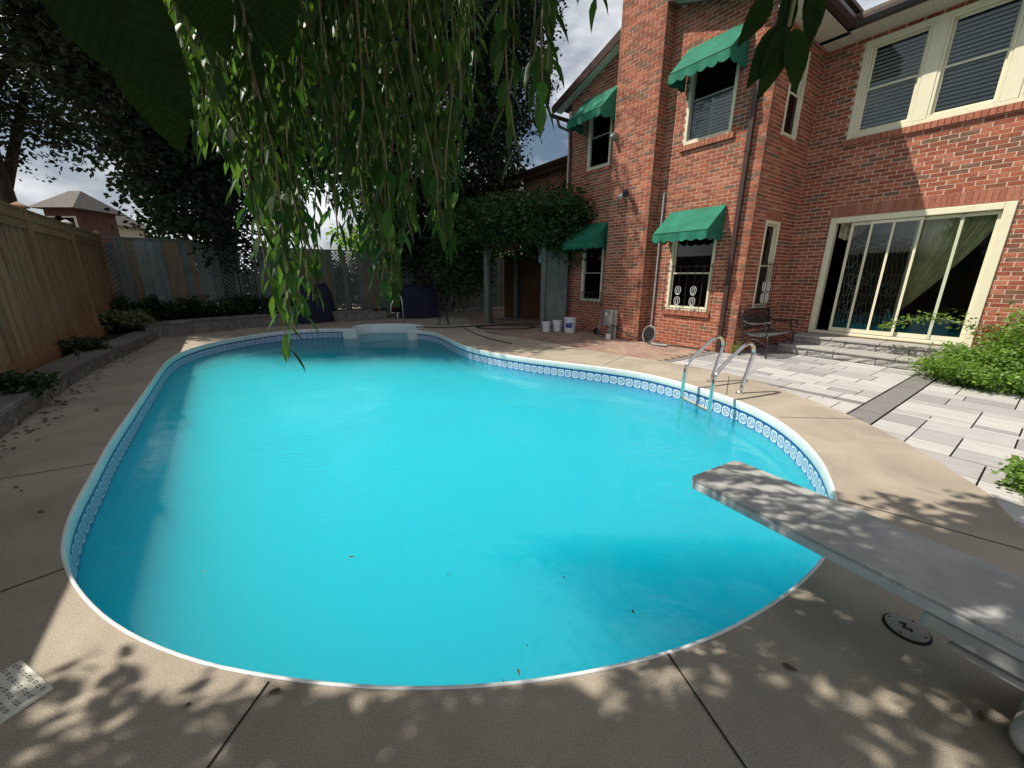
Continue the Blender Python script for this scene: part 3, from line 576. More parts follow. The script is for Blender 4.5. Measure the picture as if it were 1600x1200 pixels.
# ------------------------------------------------------------------ awnings
def awning(s0, s1, zt, zb, dep, label):
    o = tag(empty('awning', (0, 0, 0), 0, house), label); m_ = MB(); n = 10
    top = [(s0, -.02, zt), (s1, -.02, zt)]; fr = [(s0, -dep, zb), (s1, -dep, zb)]
    # canopy with slight sag, side gussets
    gx = 8; gy = 4; vs = []
    for j in range(gy+1):
        for i in range(gx+1):
            u = i/gx; v = j/gy; vs.append((s0+(s1-s0)*u, -.02-(dep-.02)*v, zt+(zb-zt)*v-.012*math.sin(math.pi*v)*(1+.3*math.sin(u*9))-.006*abs(math.sin(u*math.pi*3))*(1-v)))
    m_.add(vs, [(j*(gx+1)+i, j*(gx+1)+i+1, (j+1)*(gx+1)+i+1, (j+1)*(gx+1)+i) for j in range(gy) for i in range(gx)])
    m_.add([(s0, -.02, zt), (s0, -dep, zb), (s0, -.02, zb)], [(0, 1, 2)]); m_.add([(s1, -.02, zt), (s1, -dep, zb), (s1, -.02, zb)], [(0, 1, 2)])
    c = m_.obj('canopy', M['awning'], o); sd = c.modifiers.new('s', 'SOLIDIFY'); sd.thickness = .006
    def val(p, q, nsc, name='valance'):
        p = np.array(p); q = np.array(q); k = nsc*8; vs = []; fs = []
        for i in range(k+1):
            t = i/k; b_ = p+(q-p)*t; dz = .13+.045*abs(math.sin(math.pi*t*nsc)); nrm = .012*math.sin(t*23)
            vs += [tuple(b_), tuple(b_+np.array([0, -nrm, -dz]))]
        fs = [(2*i, 2*i+2, 2*i+3, 2*i+1) for i in range(k)]; v_ = MB(); v_.add(vs, fs); w_ = v_.obj(name, M['awning'], o); s2 = w_.modifiers.new('s', 'SOLIDIFY'); s2.thickness = .004
    val((s0, -dep-.003, zb), (s1, -dep-.003, zb), 6); val((s0-.002, -.02, zb), (s0-.002, -dep, zb), 2); val((s1+.002, -.02, zb), (s1+.002, -dep, zb), 2)
    b = MB(); b.tube([(s0+.01, -.03, zb-.01), (s0+.01, -dep+.01, zb-.01), (s1-.01, -dep+.01, zb-.01), (s1-.01, -.03, zb-.01)], .01, 6); b.obj('awning_frame', M['awntrim'], o)
    b = MB(); b.bar((s0, -dep-.008, zb+.004), (s1, -dep-.008, zb+.004), .006, .014); b.obj('trim_tape', M['awntrim'], o)
    return o
awning(-1.64, -.50, 5.66, 5.10, .58, 'green awning over the upper window right of the chimney')
awning(-1.66, -.50, 2.78, 2.30, .58, 'green awning over the lower barred window right of the chimney')
awning(-4.42, -3.34, 5.66, 5.10, .58, 'green awning over the upper window left of the chimney')
awning(-4.42, -3.34, 2.78, 2.30, .58, 'shaded green awning half covered by vine leaves')
# ------------------------------------------------------------------ sliding door
dr = tag(empty('sliding_door', (0, 1.85, 0), 0, house), 'wide cream framed sliding glass door with one end open')
def dbox(name, mt, a, b_, c, d, e, g, par=dr): m_ = MB(); m_.box(a, b_, c, d, e, g); return m_.obj(name, mt, par)
b = MB(); b.box(.602, .70, -.03, .12, .362, 2.558); b.box(2.74, 2.858, -.03, .12, .362, 2.558); b.box(.70, 2.74, -.03, .12, 2.46, 2.558); b.box(.70, 2.74, -.03, .14, .362, .41); bevel(b.obj('door_frame', M['cream'], dr), .008, 2)
dbox('track', M['pipe'], .70, 2.74, .0, .1, .412, .422)
def leafpanel(a, b_, dd, mt, name='door_panel', st=.045):
    p = empty(name, (0, 0, 0), 0, dr); m_ = MB()
    for (x0, x1, e, g) in ((a, a+st, .425, 2.45), (b_-st, b_, .425, 2.45), (a+st, b_-st, .425, .50), (a+st, b_-st, 2.40, 2.45)): m_.box(x0, x1, dd, dd+.03, e, g)
    m_.obj('stile', mt, p); dbox('pane', M['glass'], a+st, b_-st, dd+.012, dd+.017, .50, 2.40, p); return p
leafpanel(.93, 1.87, .02, M['cream']); leafpanel(1.84, 2.74, .055, M['cream']); leafpanel(1.22, 1.90, -.012, M['cream'], 'screen_panel', .036)
dbox('mullion', M['cream'], 1.52, 1.555, -.008, .012, .47, 2.41); dbox('mullion', M['greensash'], 2.32, 2.36, .038, .054, .43, 2.44)
dbox('door_handle', M['iron'], 1.26, 1.285, .0, .02, 1.25, 1.45)
# scribbled wire net hanging inside
wn = MB(); rr = random.Random(3)
for i in range(15):
    u = 1.0+i*.058; pts = [(u+.014*math.sin(t*1.3+i), .10+.0, 2.1-t*.085) for t in range(19)]; wn.tube(pts, .0034, 4)
for i in range(9):
    z = 2.12-i*.05 if i < 3 else 2.0-i*.17; pts = [(.99+t*.045, .103, z+.03*math.sin(t*.9+i*2)) for t in range(20)]; wn.tube(pts, .0034, 4)
for i in range(7):
    cx, cz = 1.0+rr.random()*.75, .6+rr.random()*1.4; pts = [(cx+.10*math.cos(t*.5)*(1+.2*math.sin(t)), .106, cz+.13*math.sin(t*.5)) for t in range(14)]; wn.tube(pts, .0042, 4)
tag(wn.obj('string_curtain', M['wire'], dr), kind='stuff')
# curtains inside
def drape(name, top, bot, mt, folds=9, n=60, par=dr):
    "sheet between two polylines with folds"
    m_ = MB(); rows = 14; vs = []
    for j in range(rows+1):
        v = j/rows
        for i in range(n+1):
            u = i/n; p = np.array(top(u))*(1-v)+np.array(bot(u))*v; p = p+np.array([0, .03*math.sin(u*folds*2*math.pi), 0]); vs.append(tuple(p))
    m_.add(vs, [(j*(n+1)+i, j*(n+1)+i+1, (j+1)*(n+1)+i+1, (j+1)*(n+1)+i) for j in range(rows) for i in range(n)]); return m_.obj(name, mt, par, smooth=True)
def gathered(u0, u1, gx, gz, ztop): 
    m_ = MB(); rows, n = 18, 60; vs = []
    for j in range(rows+1):
        v = j/rows
        for i in range(n+1):
            u = i/n; xt = u0+(u1-u0)*u; xb = gx+(.10)*(u-.5); k = v**1.25; x = xt*(1-k)+xb*k; z = ztop+(gz-ztop)*v-.16*math.sin(math.pi*v)*(1-u)*0; vs.append((x, .20+.05*math.sin(u*8*2*math.pi+1.5*math.sin(v*2+u*3))*(1-.5*v), z))
    m_.add(vs, [(j*(n+1)+i, j*(n+1)+i+1, (j+1)*(n+1)+i+1, (j+1)*(n+1)+i) for j in range(rows) for i in range(n)]); return m_.obj('curtain', M['curtain'], dr, smooth=True)
gathered(1.80, 2.80, 1.82, .86, 2.5)
drape('valance_curtain', lambda u: (.72+u*.75, .17, 2.5), lambda u: (.72+u*.75, .17, 2.22+.22*u-.12*math.sin(u*6)), M['patterncloth'], 5)
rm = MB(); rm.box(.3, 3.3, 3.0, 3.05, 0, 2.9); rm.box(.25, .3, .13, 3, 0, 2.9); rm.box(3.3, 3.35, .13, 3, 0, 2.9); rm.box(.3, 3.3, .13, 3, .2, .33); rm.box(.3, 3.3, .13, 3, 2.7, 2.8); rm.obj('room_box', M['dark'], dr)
b = MB(); b.box(2.0, 2.5, .5, .9, .35, .75); b.obj('indoor_tub', M['bluepaint'], dr)
# curtain inside the lower barred window, lamp and floodlight on the chimney
b = MB(); b.tube([(-2.62, -.30, 3.32), (-2.62, -.38, 3.30), (-2.58, -.44, 3.26)], .02, 8); fl = b.obj('floodlight', M['iron'], house)
b = MB(); b.tube([(-2.57, -.42, 3.30), (-2.50, -.52, 3.20)], .05, 12, r2=.075); b.obj('lamp_head', M['iron'], fl)
b = MB(); b.tube([(-2.70, -.36, 3.24), (-2.74, -.46, 3.17)], .045, 12, r2=.055); b.obj('lamp_head', M['pipe'], fl)
b = MB(); b.box(-3.12, -3.03, -.40, -.30, 4.45, 4.56); b.tube([(-3.08, -.4, 4.52), (-3.06, -.47, 4.44)], .04, 10); b.obj('wall_lamp', M['gbox'], house)
b = MB(); b.tube([(-1.86, -.05, .25), (-1.86, -.05, 3.15), (-1.86, -.0, 3.2)], .022, 8); b.obj('conduit_pipe', M['pipe'], house)
# ------------------------------------------------------------------ stone steps
st = tag(empty('stone_steps', HW(0, 0), HROT), 'two grey rock-faced stone steps below the sliding door', 'steps')
rr = random.Random(5)
for (d0, z0, z1, s0, s1) in ((1.0, 0, .17, .42, 3.3), (1.40, .17, .335, .50, 3.3)):
    u = s0
    while u < s1:
        l = min(rr.uniform(.35, .6), s1-u)
        if l < .12: break
        b = MB(); g = .006; n = 6
        # rough front face grid
        vs = [];
        for j in range(4):
            for i in range(n+1): vs.append((u+g+(l-2*g)*i/n, d0+rr.uniform(-.012, .012)+(.008 if j in (0, 3) else 0), z0+.002+(z1-z0-.045)*j/3))
        b.add(vs, [(j*(n+1)+i, j*(n+1)+i+1, (j+1)*(n+1)+i+1, (j+1)*(n+1)+i) for j in range(3) for i in range(n)]); b.box(u+g, u+l-g, d0+.014, 1.84, z0, z1-.045); b.obj('stone_block', M['stepstone'], st); u += l
    u = s0
    while u < s1:
        l = min(rr.uniform(.6, .95), s1-u); b = MB(); b.box(u+.004, u+l-.004, d0-.025, d0+.45, z1-.043, z1); bevel(b.obj('tread', M['steptread'], st), .008, 1); u += l
        if s1-u < .1: break
# ------------------------------------------------------------------ paving
def inside(pt, poly):
    x, y = pt; c = False; n = len(poly); j = n-1
    for i in range(n):
        xi, yi = poly[i]; xj, yj = poly[j]
        if (yi > y) != (yj > y) and x < (xj-xi)*(y-yi)/(yj-yi)+xi: c = not c
        j = i
    return c
_bd = offset(deck_poly, .0, True); _i0 = deck_poly.index((2.5, 6.95)); _edge = deck_poly[_i0:]+deck_poly[:3]
_c = np.array((1.0, 4.0)); _edge = [(x+(x-.3)*-.05, y) for x, y in _edge]
patio = tag(sheet('patio', _edge[::-1]+[tuple(HW(-.36, 0)[:2]), tuple(HW(-.36, 1.85)[:2]), tuple(HW(8, 1.85)[:2]), tuple(HW(8, -5.5)[:2])], [], -.022, M['joint']), kind='structure')
# keep the patio bed clear of the pool
me = patio.data
patio.location = (0, 0, 0)
rr = random.Random(11); pav = []
def row(d0, d1, s0, s1):
    s = s0
    while s < s1-.01:
        l = rr.choice((.3, .3, .4, .5, .6)); l = min(l, s1-s)
        if s1-s-l < .15: l = s1-s
        pav.append((s, s+l, d0, d1, 0)); s += l
bands = [(-1.93, -1.80)]
d = -5.2
while d < 1.0:
    h = rr.choice((.2, .3, .3, .4))
    if d < -1.93 < d+h+.06: h = -1.93-d
    if abs(d+1.93) < 1e-6:
        for s0, s1 in ((-.2, 2.48), (2.74, 6.5)): 
            if s0 < 2: 
                s = s0
                while s < s1-.01: pav.append((s, min(s+.6, s1), d, d+.13, 1)); s += .6
            else: row(d, d+.13, s0, s1)
        d += .13; continue
    h = min(h, 1.0-d)
    row(d, d+h, -.2, 2.48); row(d, d+h, 2.74, 6.5); d += h
s = -5.2
while s < .98: pav.append((2.49, 2.73, s, s+.6, 1)); s += .6
s = -2.6
while s < 1.8: pav.append((-.34, -.21, s, s+.4, 1)); s += .4
s = -.2
while s < .45: pav.append((s, s+.3, 1.0, 1.4, 0)); pav.append((s, s+.3, 1.4, 1.84, 0)); s += .3
deck_in = [p for p in deck_poly]
cnt = 0; pav2 = []
for (a, b_, c, d, dk) in pav:
    C4 = [HW(a, c), HW(b_, c), HW(b_, d), HW(a, d)]; ctr = HW((a+b_)/2, (c+d)/2)
    if all(inside(p[:2], deck_in) for p in C4): continue
    if any(inside(p[:2], rim) for p in C4): continue
    if not any(in_view(p, 420) for p in C4+[ctr]): continue
    x, y, zz = proj(ctr); pav2.append((zz, a, b_, c, d, dk))
pav2.sort()
rest = MB(); ph = empty  # noqa
for i, (zz, a, b_, c, d, dk) in enumerate(pav2):
    g = .006; b = MB(); b.box(a+g, b_-g, c+g, d-g, -.02, -.004+rr.uniform(-.0015, .0015))
    if i < 300: o = b.obj('paver', M['paverdark'] if dk else M['paver'], patio); o.location = HW(0, 0); o.rotation_euler = (0, 0, HROT)
    else: rest.v.extend([]); rest.add(b.v, b.f)
if rest.v: o = tag(rest.obj('paver_field', M['paver'], patio), kind='stuff'); o.location = HW(0, 0); o.rotation_euler = (0, 0, HROT)
# red brick paving between pool strip and house
_k0 = deck_poly.index((-1.4, 12.5)); _e2 = [(x-.15, y-.15) for x, y in deck_poly[_k0:_i0+1]]
rp_ = tag(sheet('brick_paving', _e2+[tuple(HW(-.36, -.0)[:2]), tuple(HW(-4.9, 0)[:2]), tuple(HW(-4.9, 3.5)[:2]), (-2.2, 17)], [], -.024, M['joint']), kind='structure')
lst = []
for j in range(60):
    for i in range(60):
        s = -.36-(i+1)*.205-(.1 if j % 2 else 0); d = -2.3+j*.103; ctr = HW(s+.1, d+.05)
        if s+.2 > -.36 or (d > 0 and s > -4.9): continue
        if inside(ctr[:2], offset(deck_poly, -.12, True)) and inside(ctr[:2], deck_poly) and not any(math.dist(ctr[:2], q) < .3 for q in deck_poly): 
            if all(inside(HW(s+dx, d+dy)[:2], deck_poly) for dx in (0, .2) for dy in (0, .1)): continue
        if not in_view(ctr, 0) or any(inside(HW(s+dx, d+dy)[:2], rim) for dx in (0, .2) for dy in (0, .1)): continue
        if proj(ctr)[2] > 17: continue
        lst.append((proj(ctr)[2], s, d))
lst.sort(); bm_ = MB(); bm_.box(.003, .202, .003, .100, -.02, -.006); bmesh_ = bm_.mesh('paver'); bmesh_.materials.append(M['redpaver']); rest = MB()
for i, (_, s, d) in enumerate(lst):
    if i < 280: ob('paver', bmesh_, None, rp_, HW(s, d, random.uniform(-.002, .001)), (0, 0, HROT))
    else: rest.box(s+.003, s+.202, d+.003, d+.100, -.02, -.006+random.uniform(-.002, .001))
if rest.v: o = tag(rest.obj('paver_field', M['redpaver'], rp_), kind='stuff'); o.location = HW(0, 0); o.rotation_euler = (0, 0, HROT)
# ------------------------------------------------------------------ retaining walls and beds
def along(path, step):
    p = [np.array(q, float) for q in path]; out = []; i = 0; pos = p[0].copy(); left = step; out.append((pos.copy(), None))
    res = [p[0]]
    for a, b_ in zip(p[:-1], p[1:]):
        l = np.linalg.norm(b_-a); t = 0
        while l-t >= left: t += left; res.append(a+(b_-a)*t/l); left = step
        left -= l-t
    return res
def retaining(path, h0, h1, dep, label, cap=.06, blk=.34, cdep=.34):
    o = tag(empty('retaining_wall', (path[0][0], path[0][1], 0)), label, 'retaining wall'); base = np.array([path[0][0], path[0][1], 0])
    pts = along(path, blk); n = len(pts); rr = random.Random(n)
    for i in range(n-1):
        a, c = pts[i], pts[i+1]; d = (c-a)/np.linalg.norm(c-a); nrm = np.array([-d[1], d[0]]); h = h0+(h1-h0)*i/n
        a3 = np.append(a+d*.004, 0)-base; c3 = np.append(c-d*.004, 0)-base; N3 = np.append(nrm, 0)
        b = MB(); k = 4; vs = []; rows = 4
        for j in range(rows+1):
            for q in range(k+1): vs.append(a3+(c3-a3)*q/k+N3*(rr.uniform(-.014, .014))+np.array([0, 0, -.01+(h-cap+.006)*j/rows]))
        b.add(vs, [(j*(k+1)+q, (j+1)*(k+1)+q, (j+1)*(k+1)+q+1, j*(k+1)+q+1) for j in range(rows) for q in range(k)])
        b.add([a3+N3*.0, c3+N3*.0, c3+N3*dep, a3+N3*dep]+[p+np.array([0, 0, h-cap]) for p in (a3, c3, c3+N3*dep, a3+N3*dep)], [(0, 1, 5, 4), (1, 2, 6, 5), (2, 3, 7, 6), (3, 0, 4, 7), (4, 5, 6, 7)])
        b.obj('wall_block', M['block'], o)
    pts = along(path, .5); n2 = len(pts)
    for i in range(n2-1):
        a, c = pts[i], pts[i+1]; d = (c-a)/np.linalg.norm(c-a); nrm = np.array([-d[1], d[0]]); h = h0+(h1-h0)*i/n2
        a3 = np.append(a+d*.004, h-cap+.001)-base; c3 = np.append(c-d*.004, h-cap+.001)-base; N3 = np.append(nrm, 0); j1, j2 = rr.uniform(.02, .035), rr.uniform(.02, .035); up = np.array([0, 0, cap])
        b = MB(); q = [a3-N3*j1, c3-N3*j2, c3+N3*cdep, a3+N3*cdep]; b.add(q+[p+up for p in q], [(3, 2, 1, 0), (4, 5, 6, 7), (0, 1, 5, 4), (1, 2, 6, 5), (2, 3, 7, 6), (3, 0, 4, 7)]); bevel(b.obj('cap_stone', M['block'], o), .008, 1)
    return o
rw1 = [(-2.4, -1.2), (-3.2, .5), (-3.95, 2.05), (-4.69, 3.25), (-5.3, 4.05), (-5.85, 4.8), (-6.43, 5.64), (-7.0, 6.6), (-7.6, 7.7), (-8.4, 9.1)]
rw2 = [(-8.55, 8.95), (-8.3, 9.7), (-7.95, 10.5), (-7.5, 11.2), (-6.9, 11.8), (-5.8, 12.6), (-4.4, 13.7)]
retaining(chaikin(rw1, 1), .22, .24, .26, 'low curved grey block wall along the new wooden fence')
retaining(chaikin(rw2, 1)[::-1][::-1], .36, .34, .3, 'taller dark block wall curving along the back bed')
FC = (-10.6, 10.4); F0 = (-2.2, -.8)
fl_dir = np.array([-6.6+10.6, 5.0-10.4]); fl_dir /= np.linalg.norm(fl_dir)
bed1 = [tuple(p) for p in offset(rw1, .2)]+[(-9.5, 10.5), (-10.7, 10.5), tuple(np.array(FC)+fl_dir*15.5)]
tag(sheet('garden_bed', bed1, [], .16, M['soil']), kind='structure')
bed2 = [tuple(p) for p in offset(rw2, .2)]+[(-3.0, 16.5), (-10.8, 10.5), (-9.6, 9.6)]
tag(sheet('garden_bed', bed2, [], .29, M['soil']), kind='structure')
# ------------------------------------------------------------------ fences
fence = tag(empty('board_fence', (FC[0], FC[1], 0)), 'new tan cedar board fence with capped posts beside the low wall', 'fence')
ang = math.atan2(fl_dir[1], fl_dir[0]); fence.rotation_euler = (0, 0, ang)   # local x runs from corner towards the camera side, local y points left of it (towards pool is +y)
FT = 2.44; x = 0.12; i = 0; bms = {}
side = 1
for i in range(106):
    x = .1+i*.135; face = .0 if i % 2 else .019
    b = MB(); b.box(-.076, .076, 0, .018, 0, 1)
    if 'b' not in bms: bms['b'] = b.mesh('fence_board'); bms['b'].materials.append(M['cedar'])
    ob('fence_board', bms['b'], None, fence, (x, face, .24), (0, 0, 0), (.8 if i in (78, 80) else 1, 1, FT-.24-.2+random.uniform(-.004, .004)))
pxs = [.0, 2.45, 4.9, 7.35, 9.8, 12.25]
for j, x in enumerate(pxs):
    b = MB(); b.box(-.065, .065, -.05, .085, 0, FT+.02); po = bevel(b.obj('fence_post', M['cedar'], fence), .008, 1); po.location = (x, 0, 0)
    c = MB(); c.box(-.09, .09, -.075, .11, FT+.02, FT+.05); c.add([(-.075, -.06, FT+.05), (.075, -.06, FT+.05), (.075, .095, FT+.05), (-.075, .095, FT+.05), (0, .0175, FT+.11)], [(0, 1, 4), (1, 2, 4), (2, 3, 4), (3, 0, 4)]); c.obj('post_cap', M['cedar'] if j != 1 else M['paver'], po)
for a, c in zip(pxs[:-1], pxs[1:]):
    for (z0, z1, y0, y1, nm) in ((FT-.17, FT-.03, .045, .075, 'top_rail'), (FT-.03, FT+.0, -.02, .09, 'cap_rail'), (FT-.3, FT-.17, .03, .06, 'trim_board'), (.16, .36, .05, .085, 'kick_board')):
        b = MB(); b.box(a+.068, c-.068, y0, y1, z0, z1); b.obj(nm, M['cedar'], fence)
# back fence
bdir = np.array([math.sin(R_(52)), math.cos(R_(52))]); bang = math.atan2(bdir[1], bdir[0])
bf = tag(empty('old_fence', (FC[0], FC[1], 0), bang), 'weathered grey-blue fence with lattice panels under the dark trees', 'fence')
def bt(px):  # distance along back fence for a picture column
    d = ray(px, 433); A = np.array([[bdir[0], -d[0]], [bdir[1], -d[1]]]); return np.linalg.solve(A, -np.array(FC))[0]
lat = [(-.02, bt(186)), (bt(344), bt(369)), (bt(376), bt(402)), (bt(520), bt(538)), (bt(541), bt(562))]
BT = 2.22
t = .05; rr = random.Random(4); i = 0
while t < 13.2:
    wdt = rr.choice((.19, .2, .22, .14)); hit = [l for l in lat if l[0]-.05 < t+wdt/2 < l[1]+.05]
    if hit: t = hit[0][1]+.06; continue
    b = MB(); b.box(0, wdt-.006, 0, .018, 0, BT+.12*(t < 2)-.03+rr.uniform(-.02, .02)); o = b.obj('fence_board', M['greyboard'], bf); o.location = (t, -.0 if i % 2 else -.022, .1); o.rotation_euler = (0, rr.uniform(-.006, .006), 0); t += wdt*.88; i += 1
for a, c in lat:
    z0, z1 = (.3, BT+.02); wl = c-a; o = empty('lattice_panel', (a, -.01, 0), 0, bf)
    for dirn in ((1, -1) if a > 1 else (1,)):
        s_ = -(z1-z0)
        while s_ < wl:
            # slat from (s_, z0) slanting dirn, clipped
            x0, x1 = s_, s_+(z1-z0); q0, q1 = max(x0, 0), min(x1, wl)
            if q1-q0 > .04:
                za, zb = z0+(q0-x0), z0+(q1-x0)
                if dirn < 0: za, zb = z1-(q0-x0), z1-(q1-x0)
                b = MB(); b.bar((q0, .01*dirn, za), (q1, .01*dirn, zb), .008, .032 if a > 1 else .05, (0, 0, 1)); b.obj('slat', M['greypaint'], o)
            s_ += .115
    for x in (0, wl): b = MB(); b.box(x-.04, x+.04, -.035, .03, .1, BT+.06); b.obj('lattice_frame', M['greypaint'], o)
for j in range(7):
    b = MB(); b.box(j*1.9, j*1.9+1.89, -.05, .04, BT+.06+.1*(j < 1), BT+.1+.1*(j < 1)); b.obj('top_rail', M['greypaint'], bf)
b = MB(); b.box(0, 13, .03, .07, .5, .6); b.obj('rear_rail', M['greypaint'], bf)
# ------------------------------------------------------------------ foliage helpers
def rnd_unit(n): v = RNG.normal(size=(n, 3)); return v/np.linalg.norm(v, axis=1)[:, None]
def clumps(center, radii, nclump, per, csize, shell=.55, cut=None):
    c = np.array(center); r = np.array(radii); u = rnd_unit(nclump); rad = (shell+(1-shell)*RNG.random(nclump)**.6)*(1+.14*np.sin(u[:, 0]*7+u[:, 2]*5))
    cc = c+u*rad[:, None]*r
    if cut is not None: cc = cc[cut(cc)]
    P = (cc[:, None, :]+np.clip(RNG.normal(size=(len(cc), per, 3)), -1.5, 1.5)*np.array(csize)).reshape(-1, 3); return P, cc
def leafcloud(name, P, size, mt, parent, tv=SIMP_V, tf=SIMP_F, down=.5, kind='stuff', jitter=.3):
    n = len(P); d = rnd_unit(n); d[:, 2] = d[:, 2]*.6-down; nr = rnd_unit(n); nr[:, 2] = np.abs(nr[:, 2])+.4
    Q = frames(d, nr, size*(1+jitter*(RNG.random(n)-.5)*2)); me = cloud_mesh(name, P, Q, tv, tf, mt); o = ob(name, me, None, parent)
    if kind: o['kind'] = kind
    return o
def tree(name, label, base, height, trunk_r, crown, radii, nclump, per, csize, lsize, mt, cut=None, group=None, limbs=9, tv=MAPL_V, tf=MAPL_F):
    o = tag(empty(name, base), label, 'tree', group); B = np.array(base); C = np.array(crown)-B; b = MB(); rr = random.Random(int(base[0]*10))
    b.tube([(0, 0, -.1), (.05, .02, height*.3), (.02, .1, height*.6), tuple(C+np.array([0, 0, radii[2]*.4]))], [trunk_r*1.25, trunk_r, trunk_r*.7, trunk_r*.25], 12)
    b.obj('trunk', M['bark'], o, smooth=True)
    for i in range(limbs):
        a = i*2.4+rr.random(); z = height*(.3+.5*rr.random()); e = C+np.array([math.cos(a)*radii[0]*.8, math.sin(a)*radii[1]*.8, rr.uniform(-.3, .7)*radii[2]]); s = np.array([0, 0, z]); mid = (s+e)/2+np.array([0, 0, .5])
        b = MB(); b.tube([s, mid, e], [trunk_r*.4, trunk_r*.22, trunk_r*.06], 7); b.obj('limb', M['bark'], o, smooth=True)
    P, _ = clumps(crown, radii, nclump, per, csize, cut=cut); P = P-B
    leafcloud('crown', P, lsize, mt, o, tv, tf); return o
tg = 'big trees beyond the back fence'
tree('maple_tree', 'dense dark maple beyond the back fence, left of the weeping branches', (-9.2, 12.9, 0), 9, .28, (-8.2, 12.0, 9.6), (4.4, 3.6, 6.7), 1500, 95, (.42, .42, .32), .15, M['leafM'], group=tg, tv=SIMP_V, tf=SIMP_F)
tree('maple_tree', 'tall dark purplish maple standing against the sky near the arbour', (-3.4, 17.5, 0), 10, .3, (-3.1, 16.6, 8.4), (3.9, 4.2, 7.2), 1300, 90, (.45, .45, .34), .155, M['leafM'], group=tg, tv=SIMP_V, tf=SIMP_F)
tree('maple_tree', 'thick-trunked tree rising behind the tan fence with sparse outer branches', (-13.6, 11.0, 0), 9, .36, (-13.4, 11.8, 9.8), (5.0, 3.0, 5.0), 750, 70, (.5, .5, .22), .135, M['leafM'], group=tg, tv=SIMP_V, tf=SIMP_F, cut=lambda c: ~((c[:, 0] > -12.4) & (c[:, 2] < 6.6)))
tree('bushy_tree', 'rounded mid green tree peeking over the back fence corner', (-10.6, 13.6, 0), 3, .12, (-10.6, 13.4, 3.9), (1.3, 1.2, 2.0), 130, 40, (.25, .25, .2), .13, M['leafG'], group=tg)
tree('bushy_tree', 'sunlit green shrub tree seen through the gap above the fence', (-4.2, 18.5, 0), 2.5, .1, (-5.0, 18.6, 2.9), (3.2, .8, 1.2), 110, 45, (.3, .3, .25), .14, M['leafS'], group=tg)
hd = tag(empty('added_hedge', (FC[0], FC[1], 0), bang), 'dark leafy mass added behind the old fence to darken its lattice panels', 'added_hedge')  # leaf mass added so no bright ground shows through the lattice
b = MB()
for i in range(14): b.tube([(1.2+i*.85, .9, 0), (1.2+i*.85+.1, .95, 1.0), (1.2+i*.85, .9, 1.9)], [.03, .025, .01], 6)
b.obj('stem', M['bark'], hd)
P = np.concatenate([clumps((1.5+i*.9, .95, 1.15+.1*math.sin(i*2)), (.62, .4, .98), 60, 40, (.16, .13, .16), shell=.2)[0] for i in range(13)]); leafcloud('foliage', P, .11, M['leafG'], hd)
# ------------------------------------------------------------------ arbour with vine
AL, AR = np.array([-.80, 12.55]), np.array([.92, 11.5])
arb = tag(empty('arbor', (AL[0], AL[1], 0)), 'grey wooden arbour with lattice side, overgrown by a green vine', 'arbor'); ad = AR-AL; al = np.linalg.norm(ad); arb.rotation_euler = (0, 0, math.atan2(ad[1], ad[0]))
for (x, y) in ((0, 0), (al, 0), (0, 1.8), (al, 1.8)): b = MB(); b.box(x-.07, x+.07, y-.07, y+.07, 0, 2.7); b.obj('post', M['greypaint'], arb)
for y in (-.08, 1.86): b = MB(); b.box(-1.6, al+.7, y-.02, y+.02, 2.5, 2.68); b.obj('beam', M['greypaint'], arb)
for i in range(9): b = MB(); x = -1.4+i*.5; b.box(x-.02, x+.02, -.4, 2.2, 2.685, 2.8); b.obj('rafter', M['greypaint'], arb)
for sx, sg in ((0.07, 1), (al-.07, -1)):
    b = MB(); b.tube([(sx, 0, 1.95), (sx+sg*.12, 0, 2.25), (sx+sg*.34, 0, 2.48)], .03, 6); b.obj('bracket', M['greypaint'], arb)
b = MB(); b.box(al+.08, al+.72, -.01, .015, .02, 2.35); b.obj('side_panel', M['greypaint'], arb)
for z in (1.0, 2.33): b = MB(); b.box(al+.075, al+.73, -.035, -.012, z, z+.06); b.obj('panel_rail', M['greypaint'], arb)
i = 0
x = -1.0
while x < .64:
    for dn in (1, -1):
        xa, xb = max(x, 0), min(x+1.2, .64)
        if xb-xa > .05:
            za = 1.07+(xa-x) if dn > 0 else 2.3-(xa-x); zb = 1.07+(xb-x) if dn > 0 else 2.3-(xb-x); b = MB(); b.bar((al+.08+xa, -.02-.006*dn, za), (al+.08+xb, -.02-.006*dn, zb), .006, .022); b.obj('slat', M['greypaint'], arb)
    x += .1
for i in range(18): b = MB(); b.box(-.6+i*.19, -.6+i*.19+.185, 1.95, 1.98, 0, 2.2); b.obj('rear_board', M['oldwood'], arb)
b = MB(); b.box(.1, 1.0, -.02, .02, 2.2, 2.42); b.obj('valance_cloth', M['orange'], arb)
b = MB(); b.box(al-.45, al-.12, .9, .92, 1.45, 2.1); b.obj('hanging_cloth', M['orange'], arb)
b = MB(); b.box(al-.30, al-.11, .2, .22, 1.85, 2.12); b.obj('tin_sign', M['bluepaint'], arb)
b = MB(); b.tube([(.1, .1, 0), (-.1, .2, 1.2), (.1, .2, 2.5)], [.06, .045, .04], 7); b.tube([(-.1, .2, 1.5), (-1, .3, 2.4), (-1.4, .3, 2.8)], [.04, .03, .02], 6); b.obj('vine_stem', M['bark'], arb)
P1, _ = clumps((al*.5-.2, .45, 2.95), (2.7, 1.5, .85), 480, 46, (.19, .17, .14), shell=.3); P2, _ = clumps((-1.3, .4, 2.1), (1.2, .8, 1.35), 260, 40, (.2, .15, .16), shell=.3); P3, _ = clumps((al+.75, .1, 2.75), (.85, .5, .85), 120, 38, (.16, .14, .16), shell=.2)
